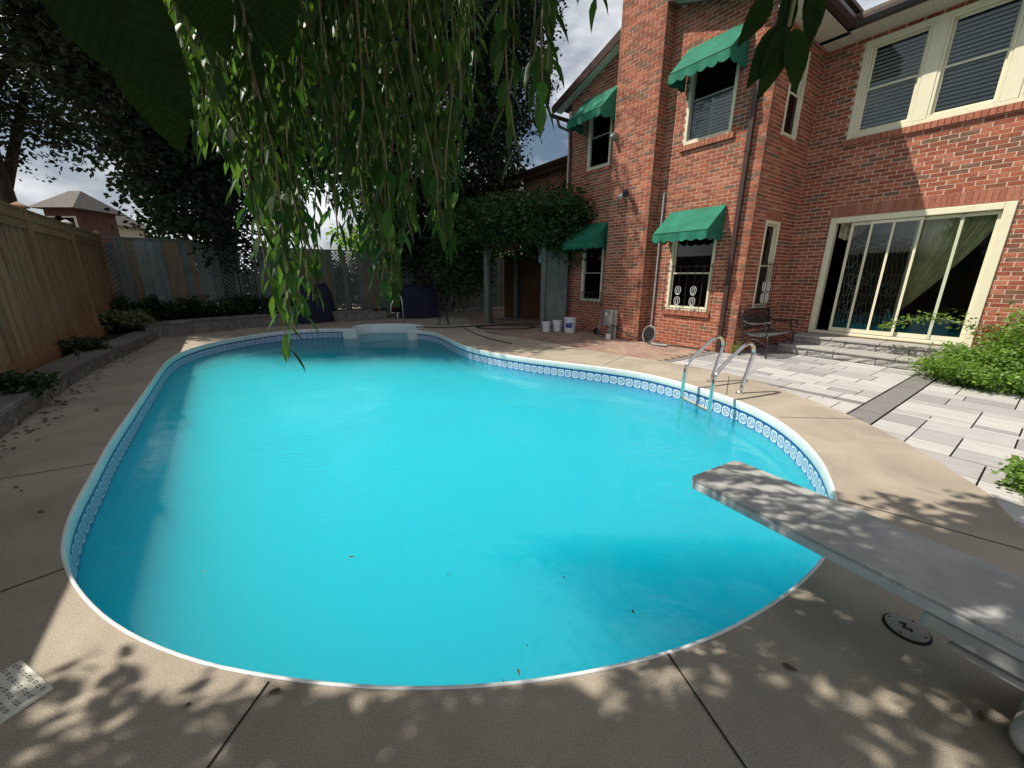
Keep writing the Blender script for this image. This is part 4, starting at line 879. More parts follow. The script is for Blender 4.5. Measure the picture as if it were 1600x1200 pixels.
leafcloud('vine_leaves', np.concatenate([P1, P2, P3]), .105, M['leafV'], arb, SIMP_V, SIMP_F, down=.25)
# vine climbing the rear wing
P, _ = clumps(HW(-5.4, .75, 3.6), (.35, .35, 1.1), 60, 40, (.12, .12, .16), shell=.1); iv = tag(leafcloud('ivy', P, .09, M['leafV'], None, kind='stuff'), 'green ivy climbing the brick corner above the arbour', 'ivy')
# ------------------------------------------------------------------ shrubs and bed plants
def shrub(name, label, center, radii, n, per, cs, ls, mt, stems=8, group=None, cat='shrub', tv=SIMP_V, tf=SIMP_F):
    base = (center[0], center[1], 0 if center[2]-radii[2] < .12 else center[2]-radii[2]); o = tag(empty(name, base), label, cat, group); B = np.array(base); b = MB(); rr = random.Random(n)
    for i in range(stems):
        a = rr.random()*6.28; k = rr.uniform(.3, .9); e = np.array(center)-B+np.array([math.cos(a)*radii[0]*k, math.sin(a)*radii[1]*k, radii[2]*rr.uniform(.0, .7)]); b.tube([(0, 0, -.02), e*np.array([.4, .4, .6]), e], [.012, .008, .003], 5)
    b.obj('stem', M['twig'], o); P, _ = clumps(center, radii, n, per, cs, shell=.35); P[:, 2] = np.maximum(P[:, 2], base[2]+.01); leafcloud('foliage', P-B, ls, mt, o, tv, tf, down=.15); return o
c = HW(3.28, .72, .22); shrub('spreading_shrub', 'low bright green spreading shrub at the foot of the stone steps', c, (.78, .74, .27), 320, 46, (.09, .09, .05), .05, M['leafS'])
c = HW(3.7, .9, .55); shrub('leafy_shrub', 'taller leafy green shrub against the brick right of the sliding door', c, (.6, .6, .62), 220, 42, (.1, .1, .09), .055, M['leafS'])
c = HW(3.1, 1.35, .62); shrub('leafy_shrub', 'small shrub with reddish brown leaves beside the door frame', c, (.14, .14, .16), 22, 30, (.05, .05, .05), .05, M['leafR'], 4)
c = (3.76, 2.26, .12); shrub('spreading_shrub', 'small green shrub on the pavers at the edge of the pool deck', c, (.30, .34, .16), 80, 40, (.06, .06, .05), .05, M['leafS'])
c = HW(.09, -.02, .11); shrub('small_weed', 'small weed growing at the foot of the brick corner', c, (.07, .07, .1), 10, 16, (.03, .03, .04), .035, M['leafS'], 4, cat='weed')
# arching vine branch in front of the door
vb = tag(empty('arching_vine', HW(3.2, .95, .5)), 'thin arching leafy branch stretching across the bottom of the glass door', 'vine'); pts = [np.array(HW(3.3, 1.0, .45))]
for k in range(1, 14): pts.append(np.array(HW(3.3-k*.11, 1.0+.01*k, .45+.55*math.sin(min(k*.16, 1.57))-.002*k*k)))
B = np.array(vb.location); b = MB(); b.tube([p-B for p in pts], .006, 5); b.obj('stem', M['twig'], vb); PP_ = np.repeat(np.array(pts), 26, axis=0); PP_ += RNG.normal(size=PP_.shape)*np.array([.05, .05, .055])*np.linspace(1.6, .5, len(PP_))[:, None]; leafcloud('foliage', PP_-B, .05, M['leafS'], vb, down=.2)
# bed plants by the back fence
ORD = 'first second third fourth fifth sixth seventh eighth ninth tenth eleventh twelfth thirteenth fourteenth fifteenth sixteenth seventeenth'.split(); rr = random.Random(8); pg = 'plants in the raised back bed'
for i in range(17):
    px = 190+i*17.5; d_ = bt(px)-.15; p = np.array(FC)+bdir*d_+np.array([bdir[1], -bdir[0]])*rr.uniform(.35, 1.1); h = rr.uniform(.28, .55)
    shrub('bed_plant', ORD[i]+' dark leafy plant from the fence corner in the raised back bed', (p[0], p[1], .29+h*.6), (rr.uniform(.22, .4), rr.uniform(.2, .35), h*.6), 34, 26, (.07, .07, .07), .075, M['leafG'], 5, pg, 'plant')
for px, py, r_, lab in ((165, 500, .40, 'pale variegated plant where the two fences meet'), (205, 500, .34, 'pale variegated clump at the head of the raised bed')):
    q = gp(px, py, .45); shrub('hosta', lab, (q[0], q[1], .42), (r_, r_, .2), 60, 22, (.07, .07, .05), .10, M['hosta'], 4, None, 'plant')
for px, py, lab in ((10, 606, 'low green plant on the bed at the near end of the low wall'), (120, 545, 'small creeping plant between the low wall and the tan fence')):
    q = gp(px, py, .25); shrub('bed_plant', lab, (q[0], q[1], .27), (.4, .3, .13), 60, 26, (.06, .06, .03), .06, M['leafG'], 4, None, 'plant')
# ------------------------------------------------------------------ ladder
e = np.array([.53, .315]); e /= np.linalg.norm(e); ld = tag(empty('pool_ladder', (2.36, 4.74, 0)), 'stainless steel pool ladder with two curved hand rails', 'ladder'); LB = np.array([2.36, 4.74, 0.])
for k, (fx, fy) in enumerate(((2.33, 5.03), (2.43, 4.47))):
    prof = [(0, -1.15), (0, -.3), (0, .18), (.008, .27), (.04, .335), (.12, .40), (.34, .53), (.50, .615), (.58, .645), (.66, .655), (.735, .63), (.785, .57), (.79, .50), (.765, .42), (.70, .22), (.615, -.02)]
    pts = [np.array([fx+e[0]*a, fy+e[1]*a, z])-LB for a, z in prof]; pts = chaikin([tuple(p) for p in pts], 2); b = MB(); b.tube(pts, .0225, 14); r = b.obj('hand_rail', M['steel'], ld, smooth=True)
    b = MB(); q = np.array([fx+e[0]*.617, fy+e[1]*.617, 0])-LB; b.lathe(q, [(.048, .001), (.048, .012), (.03, .02), (.022, .03)], 16); b.obj('escutcheon', M['steel'], r)
for z in (-.14, -.42, -.7):
    b = MB(); b.bar((2.33-LB[0], 5.03-LB[1], z), (2.43-LB[0], 4.47-LB[1], z), .075, .025); bevel(b.obj('ladder_tread', M['steel'], ld), .006, 1)
# ------------------------------------------------------------------ diving board
dh = .40; tip = np.array([1.155, 1.988]); dd = np.array([math.sin(R_(150.5)), math.cos(R_(150.5))]); db = tag(empty('diving_board', (tip[0], tip[1], 0), math.atan2(dd[1], dd[0])), 'grey grit-topped diving board reaching over the pool', 'diving board')
b = MB(); hw = .215; out_ = [(0, -hw+.03), (.03, -hw), (2.9, -hw), (2.9, hw), (.03, hw), (0, hw-.03)]; n = len(out_); b.add([(x, y, dh) for x, y in out_]+[(x, y, dh-.012) for x, y in out_], [tuple(range(n)), ]+[(i, n+i, n+(i+1) % n, (i+1) % n) for i in range(n)][:]); b.obj('grit_top', M['board'], db)
b = MB(); o2 = [(x, y*1.012) for x, y in out_]; b.add([(x+(.0 if x else -.004), y, dh-.0125) for x, y in o2]+[(x, y, dh-.055) for x, y in o2], [tuple(range(n)), tuple(range(n, 2*n))[::-1]]+[(i, n+i, n+(i+1) % n, (i+1) % n) for i in range(n)]); bevel(b.obj('board_core', M['boardside'], db), .006, 2)
b = MB(); b.box(.93, 2.9, -.208, .208, dh-.125, dh-.064); bevel(b.obj('board_rail', M['standfib'], db), .014, 3)
b = MB(); b.box(.95, 2.9, -.20, .20, dh-.064, dh-.0555); b.obj('rail_gap_shade', M['iron'], db)  # black strip stands in for the shade in the gap below the core
b = MB(); b.box(1.0, 2.9, -.175, .175, dh-.18, dh-.15); b.box(1.0, 2.9, -.15, .15, dh-.15, dh-.12); bevel(b.obj('lower_rail', M['standfib'], db), .01, 2)
b = MB()
pr = [(1.20, .0), (1.17, .05), (1.19, .15), (1.28, .235), (2.9, .235), (2.9, 0)]; n = len(pr)
for (y0, y1) in ((-.17, .19),): b.add([(x, y0, z) for x, z in pr]+[(x, y1, z) for x, z in pr], [tuple(range(n)), tuple(range(n, 2*n))[::-1]]+[(i, (i+1) % n, n+(i+1) % n, n+i)[::-1] for i in range(n)])
bevel(b.obj('board_stand', M['standfib'], db), .02, 3)
b = MB(); b.box(1.22, 2.9, -.22, .22, .0, .03); bevel(b.obj('stand_base', M['standfib'], db), .012, 2)
# ------------------------------------------------------------------ lids
lid = tag(empty('skimmer_lid', (1.695, 1.305, 0)), 'round grey access lid set in the concrete beside the diving board stand', 'lid')
b = MB(); b.lathe((0, 0, 0), [(.077, .0), (.077, .006), (.072, .008)], 28); b.obj('lid_ring', M['joint'], lid); b = MB(); b.lathe((0, 0, 0), [(.07, .0), (.07, .011), (.068, .012)], 28); b.obj('lid_disc', M['lid'], lid)
b = MB(); b.tube([(.012*math.sin(t*.9)-.006, .004*t-.022, .0135) for t in range(12)], .0035, 5); b.obj('lid_slot', M['joint'], lid)
for q_ in range(4): b = MB(); a = q_*1.57+.4; b.tube([(.058*math.cos(a), .058*math.sin(a), .0125), (.06*math.cos(a+.12), .06*math.sin(a+.12), .0125)], .003, 5); b.obj('lid_screw', M['joint'], lid)
pc = np.array([-1.90, 1.146]); e1 = np.array([.92, -.39])*.26; e2 = np.array([-.39, -.92])*.27; pt = tag(empty('drain_plate', (pc[0], pc[1], 0)), 'square cream plastic plate with embossed marks on the deck', 'plate')
def pp(u, v, z): q = e1*u+e2*v; return (q[0], q[1], z)
b = MB(); b.add([pp(0, 0, .001), pp(1, 0, .001), pp(1, 1, .001), pp(0, 1, .001), pp(0, 0, .014), pp(1, 0, .014), pp(1, 1, .014), pp(0, 1, .014)], [(4, 7, 6, 5), (0, 4, 5, 1), (1, 5, 6, 2), (2, 6, 7, 3), (3, 7, 4, 0)]); bevel(b.obj('plate_body', M['plate'], pt), .003, 2)
rr = random.Random(2)
for i in range(9):
    for j in range(9):
        u, v = .07+i*.105+rr.uniform(-.01, .01), .07+j*.105+rr.uniform(-.01, .01)
        if abs(u-.5) < .16 and abs(v-.5) < .16: continue
        du, dv = .028, .018; b = MB(); ring = [(u-du, v-dv*.6), (u+du*.7, v-dv), (u+du, v+dv*.7), (u-du*.8, v+dv)]
        b.tube([pp(x, y, .0148) for x, y in ring+[ring[0]]], .0013, 4, caps=False); b.obj('embossed_mark', M['platemark'], pt)
b = MB(); ring = [(.42, .4), (.58, .4), (.55, .55), (.45, .55), (.42, .4)]; b.tube([pp(x, y, .0148) for x, y in ring], .002, 4, caps=False); b.tube([pp(.5+.3*math.cos(t*.25-.4), .5+.3*math.sin(t*.25-.4), .0148) for t in range(9)], .0018, 4); b.obj('embossed_ring', M['platemark'], pt)
# ------------------------------------------------------------------ bench
bn = tag(empty('garden_bench', HW(.12, .02), HROT), 'black cast metal garden bench against the narrow brick wall', 'bench'); BW = 1.12
for y in (0, BW):
    sf = MB(); q = lambda pts, r: sf.tube([(a, y, z) for a, z in chaikin(pts, 2)], r, 7)
    q([(.50, 0), (.47, .12), (.49, .28), (.46, .41)], .016); q([(.02, 0), (.07, .2), (.03, .42), (-.02, .65), (-.04, .86)], .016); q([(.46, .41), (.25, .38), (.04, .42)], .014)
    q([(-.02, .66), (.1, .60), (.28, .61), (.44, .66), (.50, .63), (.49, .59)], .016); q([(.46, .41), (.40, .5), (.42, .60), (.36, .62)], .012); q([(.06, .25), (.2, .34), (.35, .30), (.48, .22)], .010)
    sf.obj('side_frame', M['iron'], bn, smooth=True)
for i in range(7): b = MB(); x = .03+i*.07; b.box(x, x+.05, .01, BW-.01, .415-.02*math.sin(i/6*3.14), .43-.02*math.sin(i/6*3.14)); b.obj('seat_slat', M['benchseat'], bn)
bk = empty('backrest', (0, 0, 0), 0, bn)
for z in (.50, .82): b = MB(); b.tube([(.02-(z-.42)*.13, t*BW/8, z+(.04*math.sin(t/8*3.14) if z > .6 else 0)) for t in range(9)], .014, 7); b.obj('rail', M['iron'], bk, smooth=True)
for i in range(11):
    for sg in (-1, 1):
        y0 = .06+i*.1; y1 = min(max(y0+sg*.16, .02), BW-.02); b = MB(); b.bar((0, y0, .5), (-.045, y1, .84), .01, .012); b.obj('back_lattice', M['iron'], bk)
for i in range(9):
    b = MB(); cy_, cz_ = .1+i*.115, .66+.02*math.sin(i*2); b.tube([(-.02, cy_+.045*math.cos(t*.7), cz_+.05*math.sin(t*.7)) for t in range(10)], .008, 5); b.obj('back_scroll', M['iron'], bk)
# ------------------------------------------------------------------ buckets, box, hoses
def bucket(x, y, r, h, label, lab=False):
    o = tag(empty('bucket', (x, y, 0)), label, 'bucket', 'white plastic buckets beside the arbour'); b = MB(); b.lathe((0, 0, 0), [(r*.84, .0), (r*.86, .01), (r*.95, h*.72), (r*1.02, h*.73), (r*1.02, h*.76), (r*.97, h*.77), (r, h*.93)], 24); b.obj('bucket_body', M['bucket'], o, smooth=False)
    b = MB(); b.lathe((0, 0, 0), [(r*1.04, h*.93), (r*1.07, h*.945), (r*1.07, h*.99), (r*1.0, h)], 24); b.obj('bucket_lid', M['bucket'], o)
    b = MB(); b.tube([(r*1.02*math.cos(a), r*1.02*math.sin(a)-.01, h*.74-.07*math.sin((a-math.pi)*1.0)*1) for a in [math.pi+k*math.pi/10 for k in range(11)]], .003, 5); b.obj('bail_handle', M['pipe'], o)
    if lab:
        vs = []; 
        for k in range(7):
            a = -2.5+k*.2; vs += [(r*.975*math.cos(a), r*.975*math.sin(a), h*.36), (r*.975*math.cos(a), r*.975*math.sin(a), h*.66)]
        b = MB(); b.add(vs, [(2*k, 2*k+2, 2*k+3, 2*k+1) for k in range(6)]); b.obj('bucket_label', M['blue'], o)
bucket(1.56, 10.45, .16, .40, 'largest white bucket with a blue label, nearest the brick wall', True)
bucket(1.24, 10.66, .125, .30, 'middle white bucket of the three by the arbour'); bucket(.93, 10.56, .115, .27, 'smallest white bucket of the three, next to the arbour post')
gb = tag(empty('control_box', (2.42, 9.50, 0), HROT), 'grey metal control box on a stand against the chimney base', 'box')
b = MB(); b.box(-.13, .13, -.12, .10, .30, .68); bevel(b.obj('box_body', M['gbox'], gb), .01, 2); b = MB(); b.box(-.02, .11, -.08, .08, 0, .30); b.obj('stand', M['gbox'], gb); b = MB(); b.box(-.08, -.02, -.13, -.121, .55, .62); b.obj('sticker', M['white'], gb); b = MB(); b.box(.13, .17, -.02, .02, 0, .66); b.obj('conduit', M['pipe'], gb)
b = MB(); b.lathe((0, -.2, 0), [(.055, 0), (.065, .12), (.06, .13)], 14); cp = tag(ob('plastic_pot', b.mesh('plastic_pot'), M['white'], None, HW(-2.75, -.55)), 'little white plastic pot in front of the grey control box', 'pot')
pl = tag(empty('pool_broom', HW(-3.35, -.12), HROT), 'two thin poles with a black wheeled head leaning on the far brick wall', 'pole')
for dx in (0, .1): b = MB(); b.tube([(dx*.3, -.12, .03), (dx, .05, .62)], .011, 7); b.obj('pole', M['pipe'], pl)
b = MB(); b.tube([(-.05, -.12, .09), (.02, -.12, .09)], .085, 16); b.obj('wheel', M['hose'], pl)
hr = tag(empty('wheelbarrow_hoop', HW(-1.72, -.34), HROT), 'round black hoop frame with dark disc leaning at the corner of chimney and wall', 'hoop')
b = MB(); b.tube([(.16*math.cos(t*.42), .05+.04*math.sin(t*.42), .20+.19*math.sin(t*.42)) for t in range(16)], .016, 7, caps=False); b.obj('hoop_rim', M['gbox'], hr); b = MB(); b.tube([(0, .06, .2), (0, .075, .2)], .15, 16); b.obj('disc', M['hose'], hr); b = MB(); b.tube([(.02, .0, .02), (.3, -.1, .02), (.55, -.05, .03)], .03, 7); b.obj('foot', M['gbox'], hr)
b = MB(); pts = [HW(-2.8, -.5, .36), HW(-2.45, -.55, .32), HW(-2.1, -.6, .18), HW(-1.75, -.5, .06), HW(-1.4, -.3, .02), HW(-.9, -.2, .02), HW(-.35, -.14, .02)]; b.tube(chaikin(pts, 2), .014, 7); tag(b.obj('garden_hose', M['hose']), 'black hose running along the foot of the awning wall', 'hose')
b = MB(); pts = [gp(650, 511, .015), gp(700, 512, .015), gp(760, 508, .015), gp(820, 505, .015), gp(855, 508, .015)]; b.tube(chaikin(pts, 2), .016, 7); c0 = np.array(gp(790, 511, .015))
b.tube([(c0[0]+.85*math.cos(t*.3)*(1+.03*math.sin(t)), c0[1]+.42*math.sin(t*.3), .02+.012*math.sin(t*.3+1)) for t in range(64)], .015, 7); pts = [gp(722, 510, .012), gp(735, 518, .012), gp(760, 528, .012), gp(800, 537, .012)]; b.tube(chaikin(pts, 2), .012, 6); tag(b.obj('coiled_hose', M['hose']), 'black hose coiled on the deck in front of the arbour', 'hose')
# hand rail at the steps
rl = tag(empty('step_hand_rail', (-3.62, 12.55, 0)), 'thin steel hand rail standing behind the white pool steps', 'hand rail')
b = MB(); b.tube(chaikin([(.10, .0, 0), (.09, .0, .75), (.0, .0, .93), (-.12, -.05, .8), (-.28, -.1, .5), (-.24, -.12, .3)], 2), .019, 8); b.obj('rail', M['steel'], rl, smooth=True); b = MB(); b.tube([(-.12, .1, 0), (-.12, .1, .3)], .018, 8); b.obj('stub_post', M['steel'], rl)
# covered furniture
def covered(x, y, wx, wy, h, label, rz=0):
    o = tag(empty('covered_grill', (x, y, 0), rz), label, 'grill', 'covered grills before the old fence'); rows = 9; k = 28; m_ = MB(); vs = []
    for j in range(rows+1):
        v = j/rows; sc = 1-.10*v-(.25*max(0, v-.8)/.2 if v > .8 else 0)
        for i in range(k):
            a = 2*math.pi*i/k; ca, sa = math.cos(a), math.sin(a); sq = 1/max(abs(ca), abs(sa))**.8; fold = 1+.03*math.sin(a*11)*(1-v)
            vs.append((wx*ca*sq*sc*fold, wy*sa*sq*sc*fold, .04+(h-.04)*v+(.05*math.cos(a*2) if v > .8 else 0)))
    fs = [(j*k+i, j*k+(i+1) % k, (j+1)*k+(i+1) % k, (j+1)*k+i) for j in range(rows) for i in range(k)]+[tuple(rows*k+i for i in range(k))]; m_.add(vs, fs); m_.obj('fabric_cover', M['cover'], o, smooth=True)
    for sx in (-1, 1):
        for sy in (-1, 1): b = MB(); b.tube([(sx*wx*.7, sy*wy*.7, 0), (sx*wx*.7, sy*wy*.7, .15)], .03, 7); b.obj('foot', M['iron'], o)
covered(-3.35, 14.2, .72, .32, 1.15, 'wide navy covered grill behind the steel hand rail', R_(25)); covered(-6.35, 12.5, .6, .32, 1.2, 'navy covered grill half hidden by hanging leaves', R_(40))
# patio chair
ch = tag(empty('garden_chair', (-2.12, 11.95, 0), R_(200)), 'dark metal garden chair beside the covered grill', 'chair')
b = MB(); b.lathe((0, 0, .42), [(.2, 0), (.21, .012), (.2, .025)], 18); b.obj('seat', M['iron'], ch)
for a in (.8, 2.3, 3.9, 5.5): b = MB(); b.tube([(.12*math.cos(a), .12*math.sin(a), .42), (.16*math.cos(a), .16*math.sin(a), .2), (.23*math.cos(a), .23*math.sin(a), 0)], .013, 6); b.obj('leg', M['iron'], ch)
b = MB(); b.tube(chaikin([(-.17, -.16, .42), (-.24, -.2, .7), (-.30, -.08, .92), (-.31, .08, .92), (-.25, .2, .7), (-.17, .16, .42)], 2), .013, 6)
for k in range(5): b.tube([(-.18, -.1+k*.05, .44), (-.29, -.1+k*.05, .9)], .007, 5)
b.obj('backrest', M['iron'], ch)
# small stake light on the low wall
q = gp(125, 575, .1); sl_ = tag(empty('stake_light', (q[0]+.02, q[1], .0)), 'short black stake light against the low block wall', 'garden light'); b = MB(); b.tube([(0, 0, 0), (0, 0, .3)], .008, 6); b.obj('stake', M['iron'], sl_); b = MB(); b.lathe((0, 0, .3), [(.03, 0), (.035, .05), (.015, .08)], 10); b.obj('lamp_head', M['iron'], sl_)
# ------------------------------------------------------------------ far houses
def farhouse(name, label, Y, x0, x1, ytop, yeave, wallm, win, D=8):
    a = np.array(at_y(x0, yeave, Y)); c = np.array(at_y(x1, yeave, Y)); ze = a[2]; o = tag(empty(name, (a[0], Y, 0)), label, 'house', 'neighbouring houses beyond the fences'); W = c[0]-a[0]; zr = at_y((x0+x1)/2, ytop, Y)[2]
    b = MB(); b.box(0, W, 0, D, 0, ze); b.obj('wall', wallm, o); b = MB(); b.add([(-.4, -.4, ze-.05), (W+.4, -.4, ze-.05), (W+.4, D+.4, ze-.05), (-.4, D+.4, ze-.05), (W*.3, D/2, zr+.15*D), (W*.7, D/2, zr+.15*D)], [(0, 1, 5, 4), (1, 2, 5), (2, 3, 4, 5), (3, 0, 4), (3, 2, 1, 0)]); b.obj('roof', M['farroof'], o)
    for (u, z, ww, hh) in win:
        wi = MB(); wi.box(W*u-ww/2-.07, W*u+ww/2+.07, -.05, .02, ze-z-hh-.07, ze-z+.07); f_ = wi.obj('window', M['cream'], o); wi = MB(); wi.box(W*u-ww/2, W*u+ww/2, -.06, -.052, ze-z-hh, ze-z); wi.obj('pane', M['dark'], f_)
    return o
farhouse('brick_house', 'dark brick neighbouring house beyond the tan fence', 22, 66, 114, 302, 324, M['farbrick'], [(.68, .5, .9, 1.6), (.25, .5, .9, 1.6)], 2.2)
farhouse('cream_house', 'cream neighbouring house with grey roof beyond the fence corner', 30, 112, 172, 335, 350, M['farcream'], [(.55, .6, 1.0, 1.6), (.78, .6, 1.0, 1.6)], 3)
nb = farhouse('grey_roof_house', 'grey roofed neighbouring house behind the arbour', 32, 770, 900, 270, 300, M['farcream'], [(.5, .8, 1.2, 1.4)])
b = MB(); z = at_y(850, 276, 32)[2]; b.box(3.5, 4.6, 2.5, 3.4, z-1.5, z+.6); b.obj('chimney', M['cream'], nb)
# ------------------------------------------------------------------ weeping tree overhead
wt = tag(empty('weeping_tree', (-1.6, -2.4, 0)), 'weeping tree whose long leafy branches hang in front of the pool', 'tree'); WB = np.array([-1.6, -2.4, 0.])
b = MB(); b.tube([(0, 0, -.05), (.05, .1, 1.2), (.1, .3, 2.4), (.2, .6, 3.6)], [.19, .15, .13, .10], 12); b.obj('trunk', M['bark'], wt, smooth=True)
rr = random.Random(21); tops = [(-1.6, 1.4), (-.9, 1.9), (-.2, 1.9), (.5, 1.0), (1.2, .6), (1.6, .2), (-2.6, .8), (.1, 1.3), (-1.1, 1.1), (2.2, 1.0)]
for (tx, ty) in tops:
    e = np.array([tx, ty, 3.35+rr.uniform(-.1, .3)])-WB; s = np.array([.2, .6, 3.5]); b = MB(); b.tube([s, s*.6+e*.4+np.array([0, 0, .9]), s*.2+e*.8+np.array([0, 0, .6]), e], [.06, .04, .022, .009], 7); b.obj('branch', M['bark'], wt, smooth=True)
leafm = bpy.data.meshes.new('leaf'); leafm.from_pydata(LEAF_V, [], LEAF_F); leafm.polygons.foreach_set('use_smooth', [True]*len(LEAF_F)); leafm.materials.append(M['leafW'])
# strands: (picture column, picture row of tip, distance)
strands = []
def bottom(px):
    T = [(230, 90), (262, 130), (300, 190), (340, 240), (380, 300), (410, 340), (440, 520), (470, 500), (500, 420), (540, 360), (580, 420), (605, 450), (640, 350), (680, 340), (700, 365), (725, 200), (760, 150), (800, 215), (830, 60)]
    for (a, p), (c, q) in zip(T[:-1], T[1:]):
        if a <= px <= c: return p+(q-p)*(px-a)/(c-a)
    return 50
rr = random.Random(33)
for i in range(132):
    px = 245+(735-245)*((i+rr.random())/132); yb = bottom(px)*rr.choice((1.0, .93, .8, .65, .5)); strands.append((px, yb, rr.uniform(1.15, 2.3)))
strands += [(447, 543, 1.35), (462, 520, 1.3), (490, 470, 1.3), (478, 440, 1.25), (602, 462, 1.35), (612, 440, 1.45), (700, 372, 1.25), (690, 330, 1.3), (852, 148, 1.0), (858, 110, 1.05), (846, 130, 1.1), (800, 226, 1.15), (797, 180, 1.2), (790, 60, 1.2), (925, 12, 1.2), (384, 250, 1.3), (350, 120, 1.0)]
lp, lq = [], []; tw = MB()
BIGV, BIGF = [], []
for j in range(17):
    v = j/16; wd_ = .27*math.sin(math.pi*min(v**.8, 1))**.85*(1-.25*v)+.002
    for i in range(9):
        u = (i-4)/4; sr = 1+(.05 if j % 2 else 0)*(abs(u) > .9); BIGV.append((u*wd_*sr, v*1.02-.03*abs(u)*math.sin(v*3), .05*abs(u)*wd_*3-.12*v*v+.006*math.sin(v*40-abs(u)*6)*(abs(u)**.5)))
for j in range(16):
    for i in range(8): BIGF.append((j*9+i, j*9+i+1, (j+1)*9+i+1, (j+1)*9+i))
def orient(d, nr, size):
    d = np.array(d)/np.linalg.norm(d); x = np.cross(d, nr); x /= np.linalg.norm(x)+1e-9; z = np.cross(x, d); return np.stack([x, d, z], axis=1)*size
for (px, yb, Y) in strands:
    e = np.array(at_y(px, yb, Y)); topz = 3.25+rr.uniform(-.1, .3); dx = rr.uniform(-.18, .18); n = max(3, int((topz-e[2])/.12)); pts = []
    for k in range(n+1):
        v = k/n; pts.append(np.array([e[0]+dx*v+.012*math.sin(k*1.7+px), e[1]+rr.uniform(-.006, .006)-.12*v*v, e[2]+(topz-e[2])*v]))
    tw.tube([p-WB for p in pts], .0022, 4, r2=.004); L_ = topz-e[2]; m_ = int(min(L_, 2.2)/.032); az = rr.random()*6.28
    for q in range(m_):
        v = q*.032/L_; k = v*n; i0 = int(k); p = pts[i0]+(pts[min(i0+1, n)]-pts[i0])*(k-i0); az += 2.5+rr.uniform(-.5, .5)
        if rr.random() < .12: continue
        spread = rr.uniform(.2, .8); d = np.array([math.cos(az)*spread, math.sin(az)*spread, -1.0+rr.uniform(0, .25)]); nr = np.array([math.cos(az), math.sin(az), .5+rr.uniform(-.4, .4)])
        lp.append(p+d*.012); lq.append(orient(d, nr, rr.uniform(.06, .10))); lq[-1][:, 0] *= rr.uniform(.5, 1.05)
n_str = len(lp)
bigm = bpy.data.meshes.new('leaf'); bigm.from_pydata(BIGV, [], BIGF); bigm.polygons.foreach_set('use_smooth', [True]*len(BIGF)); bigm.materials.append(M['leafB'])
# close leaves near the lens, top left and top right
near = []
for (px, py, Y, ang_, sz, fx) in ((212, 55, .60, .12, .13, .3), (95, -85, .44, .55, .145, .25), (160, -70, .58, .15, .12, .4), (400, -80, .55, .1, .10, .5), (290, -80, .6, .2, .11, .2)):
    near.append((px, py, Y, ang_, sz, fx))
for (px, py, ang_, sz, fx) in ((1222, 40, -.42, .085, .1), (1228, 40, -.16, .095, .25), (1240, 45, .28, .085, -.1), (1262, -10, .35, .07, .2), (1236, -20, .05, .08, .3), (1205, -10, -.5, .07, .3), (1275, -25, .2, .075, .1)): near.append((px, py, .72, ang_, sz, fx))
for (px, py, Y, ang_, sz, fx) in near:
    p = np.array(at_y(px, py, Y)); d = np.array([math.sin(ang_), fx*.3, -math.cos(ang_)]); nr = np.array([fx, -1.0, .35]); lp.append(p); Q_ = orient(d, nr, sz); Q_[:, 0] *= (1.25 if px < 500 else .95); lq.append(Q_)
for (px, py, Y, dx) in ((1232, 42, .72, .0), (150, -20, .36, .05)):
    p = np.array(at_y(px, py, Y)); tw.tube([p-WB, p+np.array([dx*.3, -.02, .2])-WB, p+np.array([dx, -.1, .8])-WB, p+np.array([dx, -.25, 1.9])-WB], .003, 5, r2=.008)
tw.obj('hanging_twigs', M['twig'], wt); lp = np.array(lp); lq = np.array(lq)
# largest in view become objects
score = []
for i, p in enumerate(lp):
    x, y, z = proj(p+lq[i][:, 1]*.5); score.append(np.linalg.norm(lq[i][:, 1])/z if (z > 0 and -60 < x < 1660 and -60 < y < 1260) else 0)
order = np.argsort(-np.array(score)); big = set(order[:295].tolist())
for i in big:
    o = ob('leaf', bigm if i >= n_str else leafm, None, wt); Q_ = lq[i]; p = lp[i]-WB; o.matrix_local = Matrix(((Q_[0, 0], Q_[0, 1], Q_[0, 2], p[0]), (Q_[1, 0], Q_[1, 1], Q_[1, 2], p[1]), (Q_[2, 0], Q_[2, 1], Q_[2, 2], p[2]), (0, 0, 0, 1)))
rest_i = [i for i in range(len(lp)) if i not in big]
me = cloud_mesh('hanging_leaves', lp[rest_i]-WB, lq[rest_i], LEAF_V, LEAF_F, M['leafW']); me.polygons.foreach_set('use_smooth', [True]*len(me.polygons)); tag(ob('hanging_leaves', me, None, wt), kind='stuff')
# crown above the camera: throws the dappled shade on the near deck
P = []; rr = np.random.default_rng(5)
def crown_part(c, r, n, per, cs): 
    u = rnd_unit(n)*rr.random((n, 1))**.4; cc = np.array(c)+u*np.array(r); P.append((cc[:, None, :]+rr.normal(size=(n, per, 3))*np.array(cs)).reshape(-1, 3))
def shade(x0, x1, y0, y1, z0, z1, n, per, cs, edge=.0):
    "clumps hung where their shade falls on the ground rectangle given"
    X = rr.uniform(x0, x1, n); Y = rr.uniform(y0, y1, n); Z = rr.uniform(z0, z1, n); Z = np.maximum(Z, 1.45+.80*np.maximum(Y, 0)+.45)
    cc = np.stack([X-Z/math.tan(R_(SUN_EL)), Y, Z], 1); P.append((cc[:, None, :]+rr.normal(size=(n, per, 3))*np.array(cs)).reshape(-1, 3))
shade(-1.2, 1.2, -1.2, .98, 3.0, 4.6, 460, 30, (.13, .10, .10))
shade(1.0, 4.6, -1.2, 1.3, 3.1, 4.6, 400, 30, (.13, .10, .10))
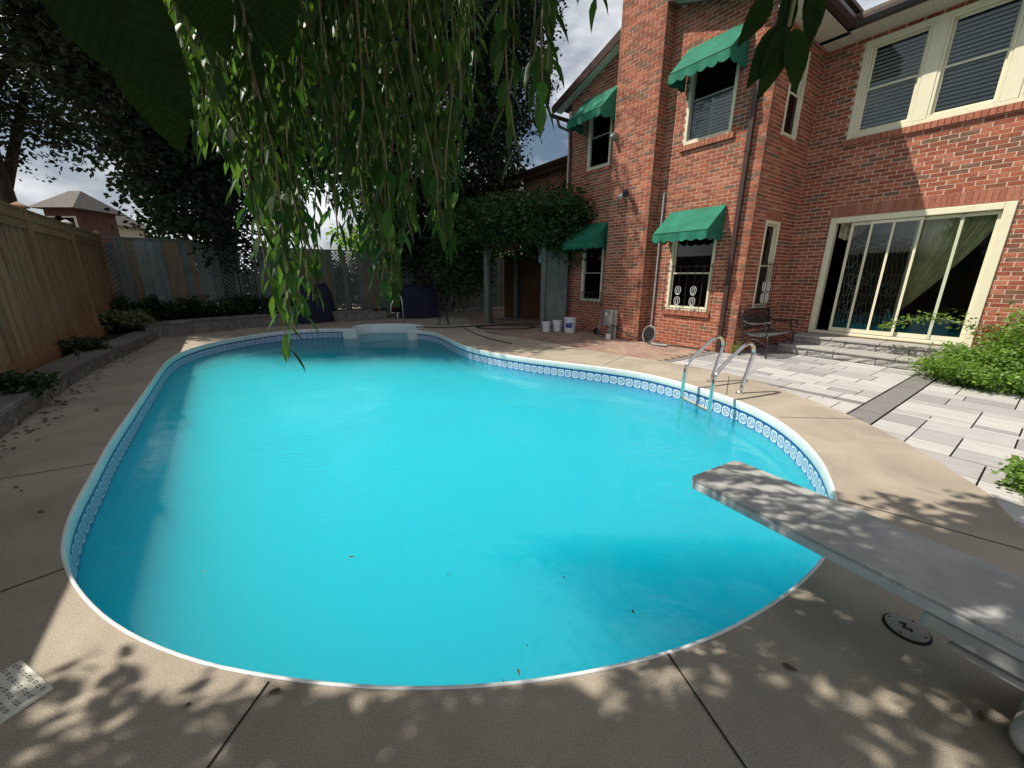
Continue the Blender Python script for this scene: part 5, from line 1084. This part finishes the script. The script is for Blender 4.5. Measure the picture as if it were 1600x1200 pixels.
shade(2.1, 4.3, 1.25, 1.95, 3.4, 4.4, 110, 26, (.13, .08, .10))
shade(2.2, 3.6, 1.9, 2.3, 3.6, 4.2, 22, 18, (.13, .07, .08))
shade(-2.2, -1.3, .2, 1.1, 2.9, 4.2, 34, 20, (.12, .08, .10))
P = np.concatenate(P); P = P[P[:, 2] > 1.45+.80*np.maximum(P[:, 1], 0)+.15]
n = len(P); dn = rnd_unit(n)*.5; dn[:, 2] -= 1; nr = rnd_unit(n); nr[:, 2] += .5
me = cloud_mesh('crown', P-WB, frames(dn, nr, .115+.03*RNG.random(n), 1.25), LEAF_V, LEAF_F, M['leafW']); tag(ob('crown', me, None, wt), kind='stuff')
# ------------------------------------------------------------------ litter on the deck and on the water
def litter(name, pts, z, size, mt, lab, kind='stuff'):
    n = len(pts); P = np.array([(x, y, z+RNG.random()*.004) for x, y in pts]); d = rnd_unit(n); d[:, 2] *= .08; nr = np.tile(np.array([0, 0, 1.]), (n, 1))+rnd_unit(n)*.15
    me = cloud_mesh(name, P, frames(d, nr, size*(.6+.8*RNG.random(n))), LEAF_V, LEAF_F, mt); return tag(ob(name, me), kind=kind)
pts = []
for k in range(170):
    i = int(RNG.integers(2, len(rw1)-1)); a = np.array(rw1[i]); c = np.array(rw1[i-1]); q = a+(c-a)*RNG.random()+np.array([.8, .55])*abs(RNG.normal())*.13+np.array([.03, .02]); pts.append(tuple(q))
for px, py in ((35, 768), (95, 640), (440, 1080), (850, 528), (830, 524), (1010, 556), (905, 530), (925, 532), (1400, 850), (1445, 865), (1220, 1040), (20, 700), (150, 640), (60, 800), (300, 1100), (1560, 755), (1530, 1130)): pts.append(gp(px, py)[:2])
litter('fallen_leaves', pts, .006, .055, M['leafD'], '')
pts = [gp(px, py, WATER_Z)[:2] for px, py in ((322, 894), (545, 872), (809, 1046), (786, 1062), (825, 1008), (700, 900), (575, 521), (590, 520), (602, 521), (612, 520), (585, 520), (620, 521), (880, 905), (990, 960))]
litter('floating_leaves', pts, WATER_Z+.004, .026, M['leafD'], '')
bpy.context.view_layer.update()
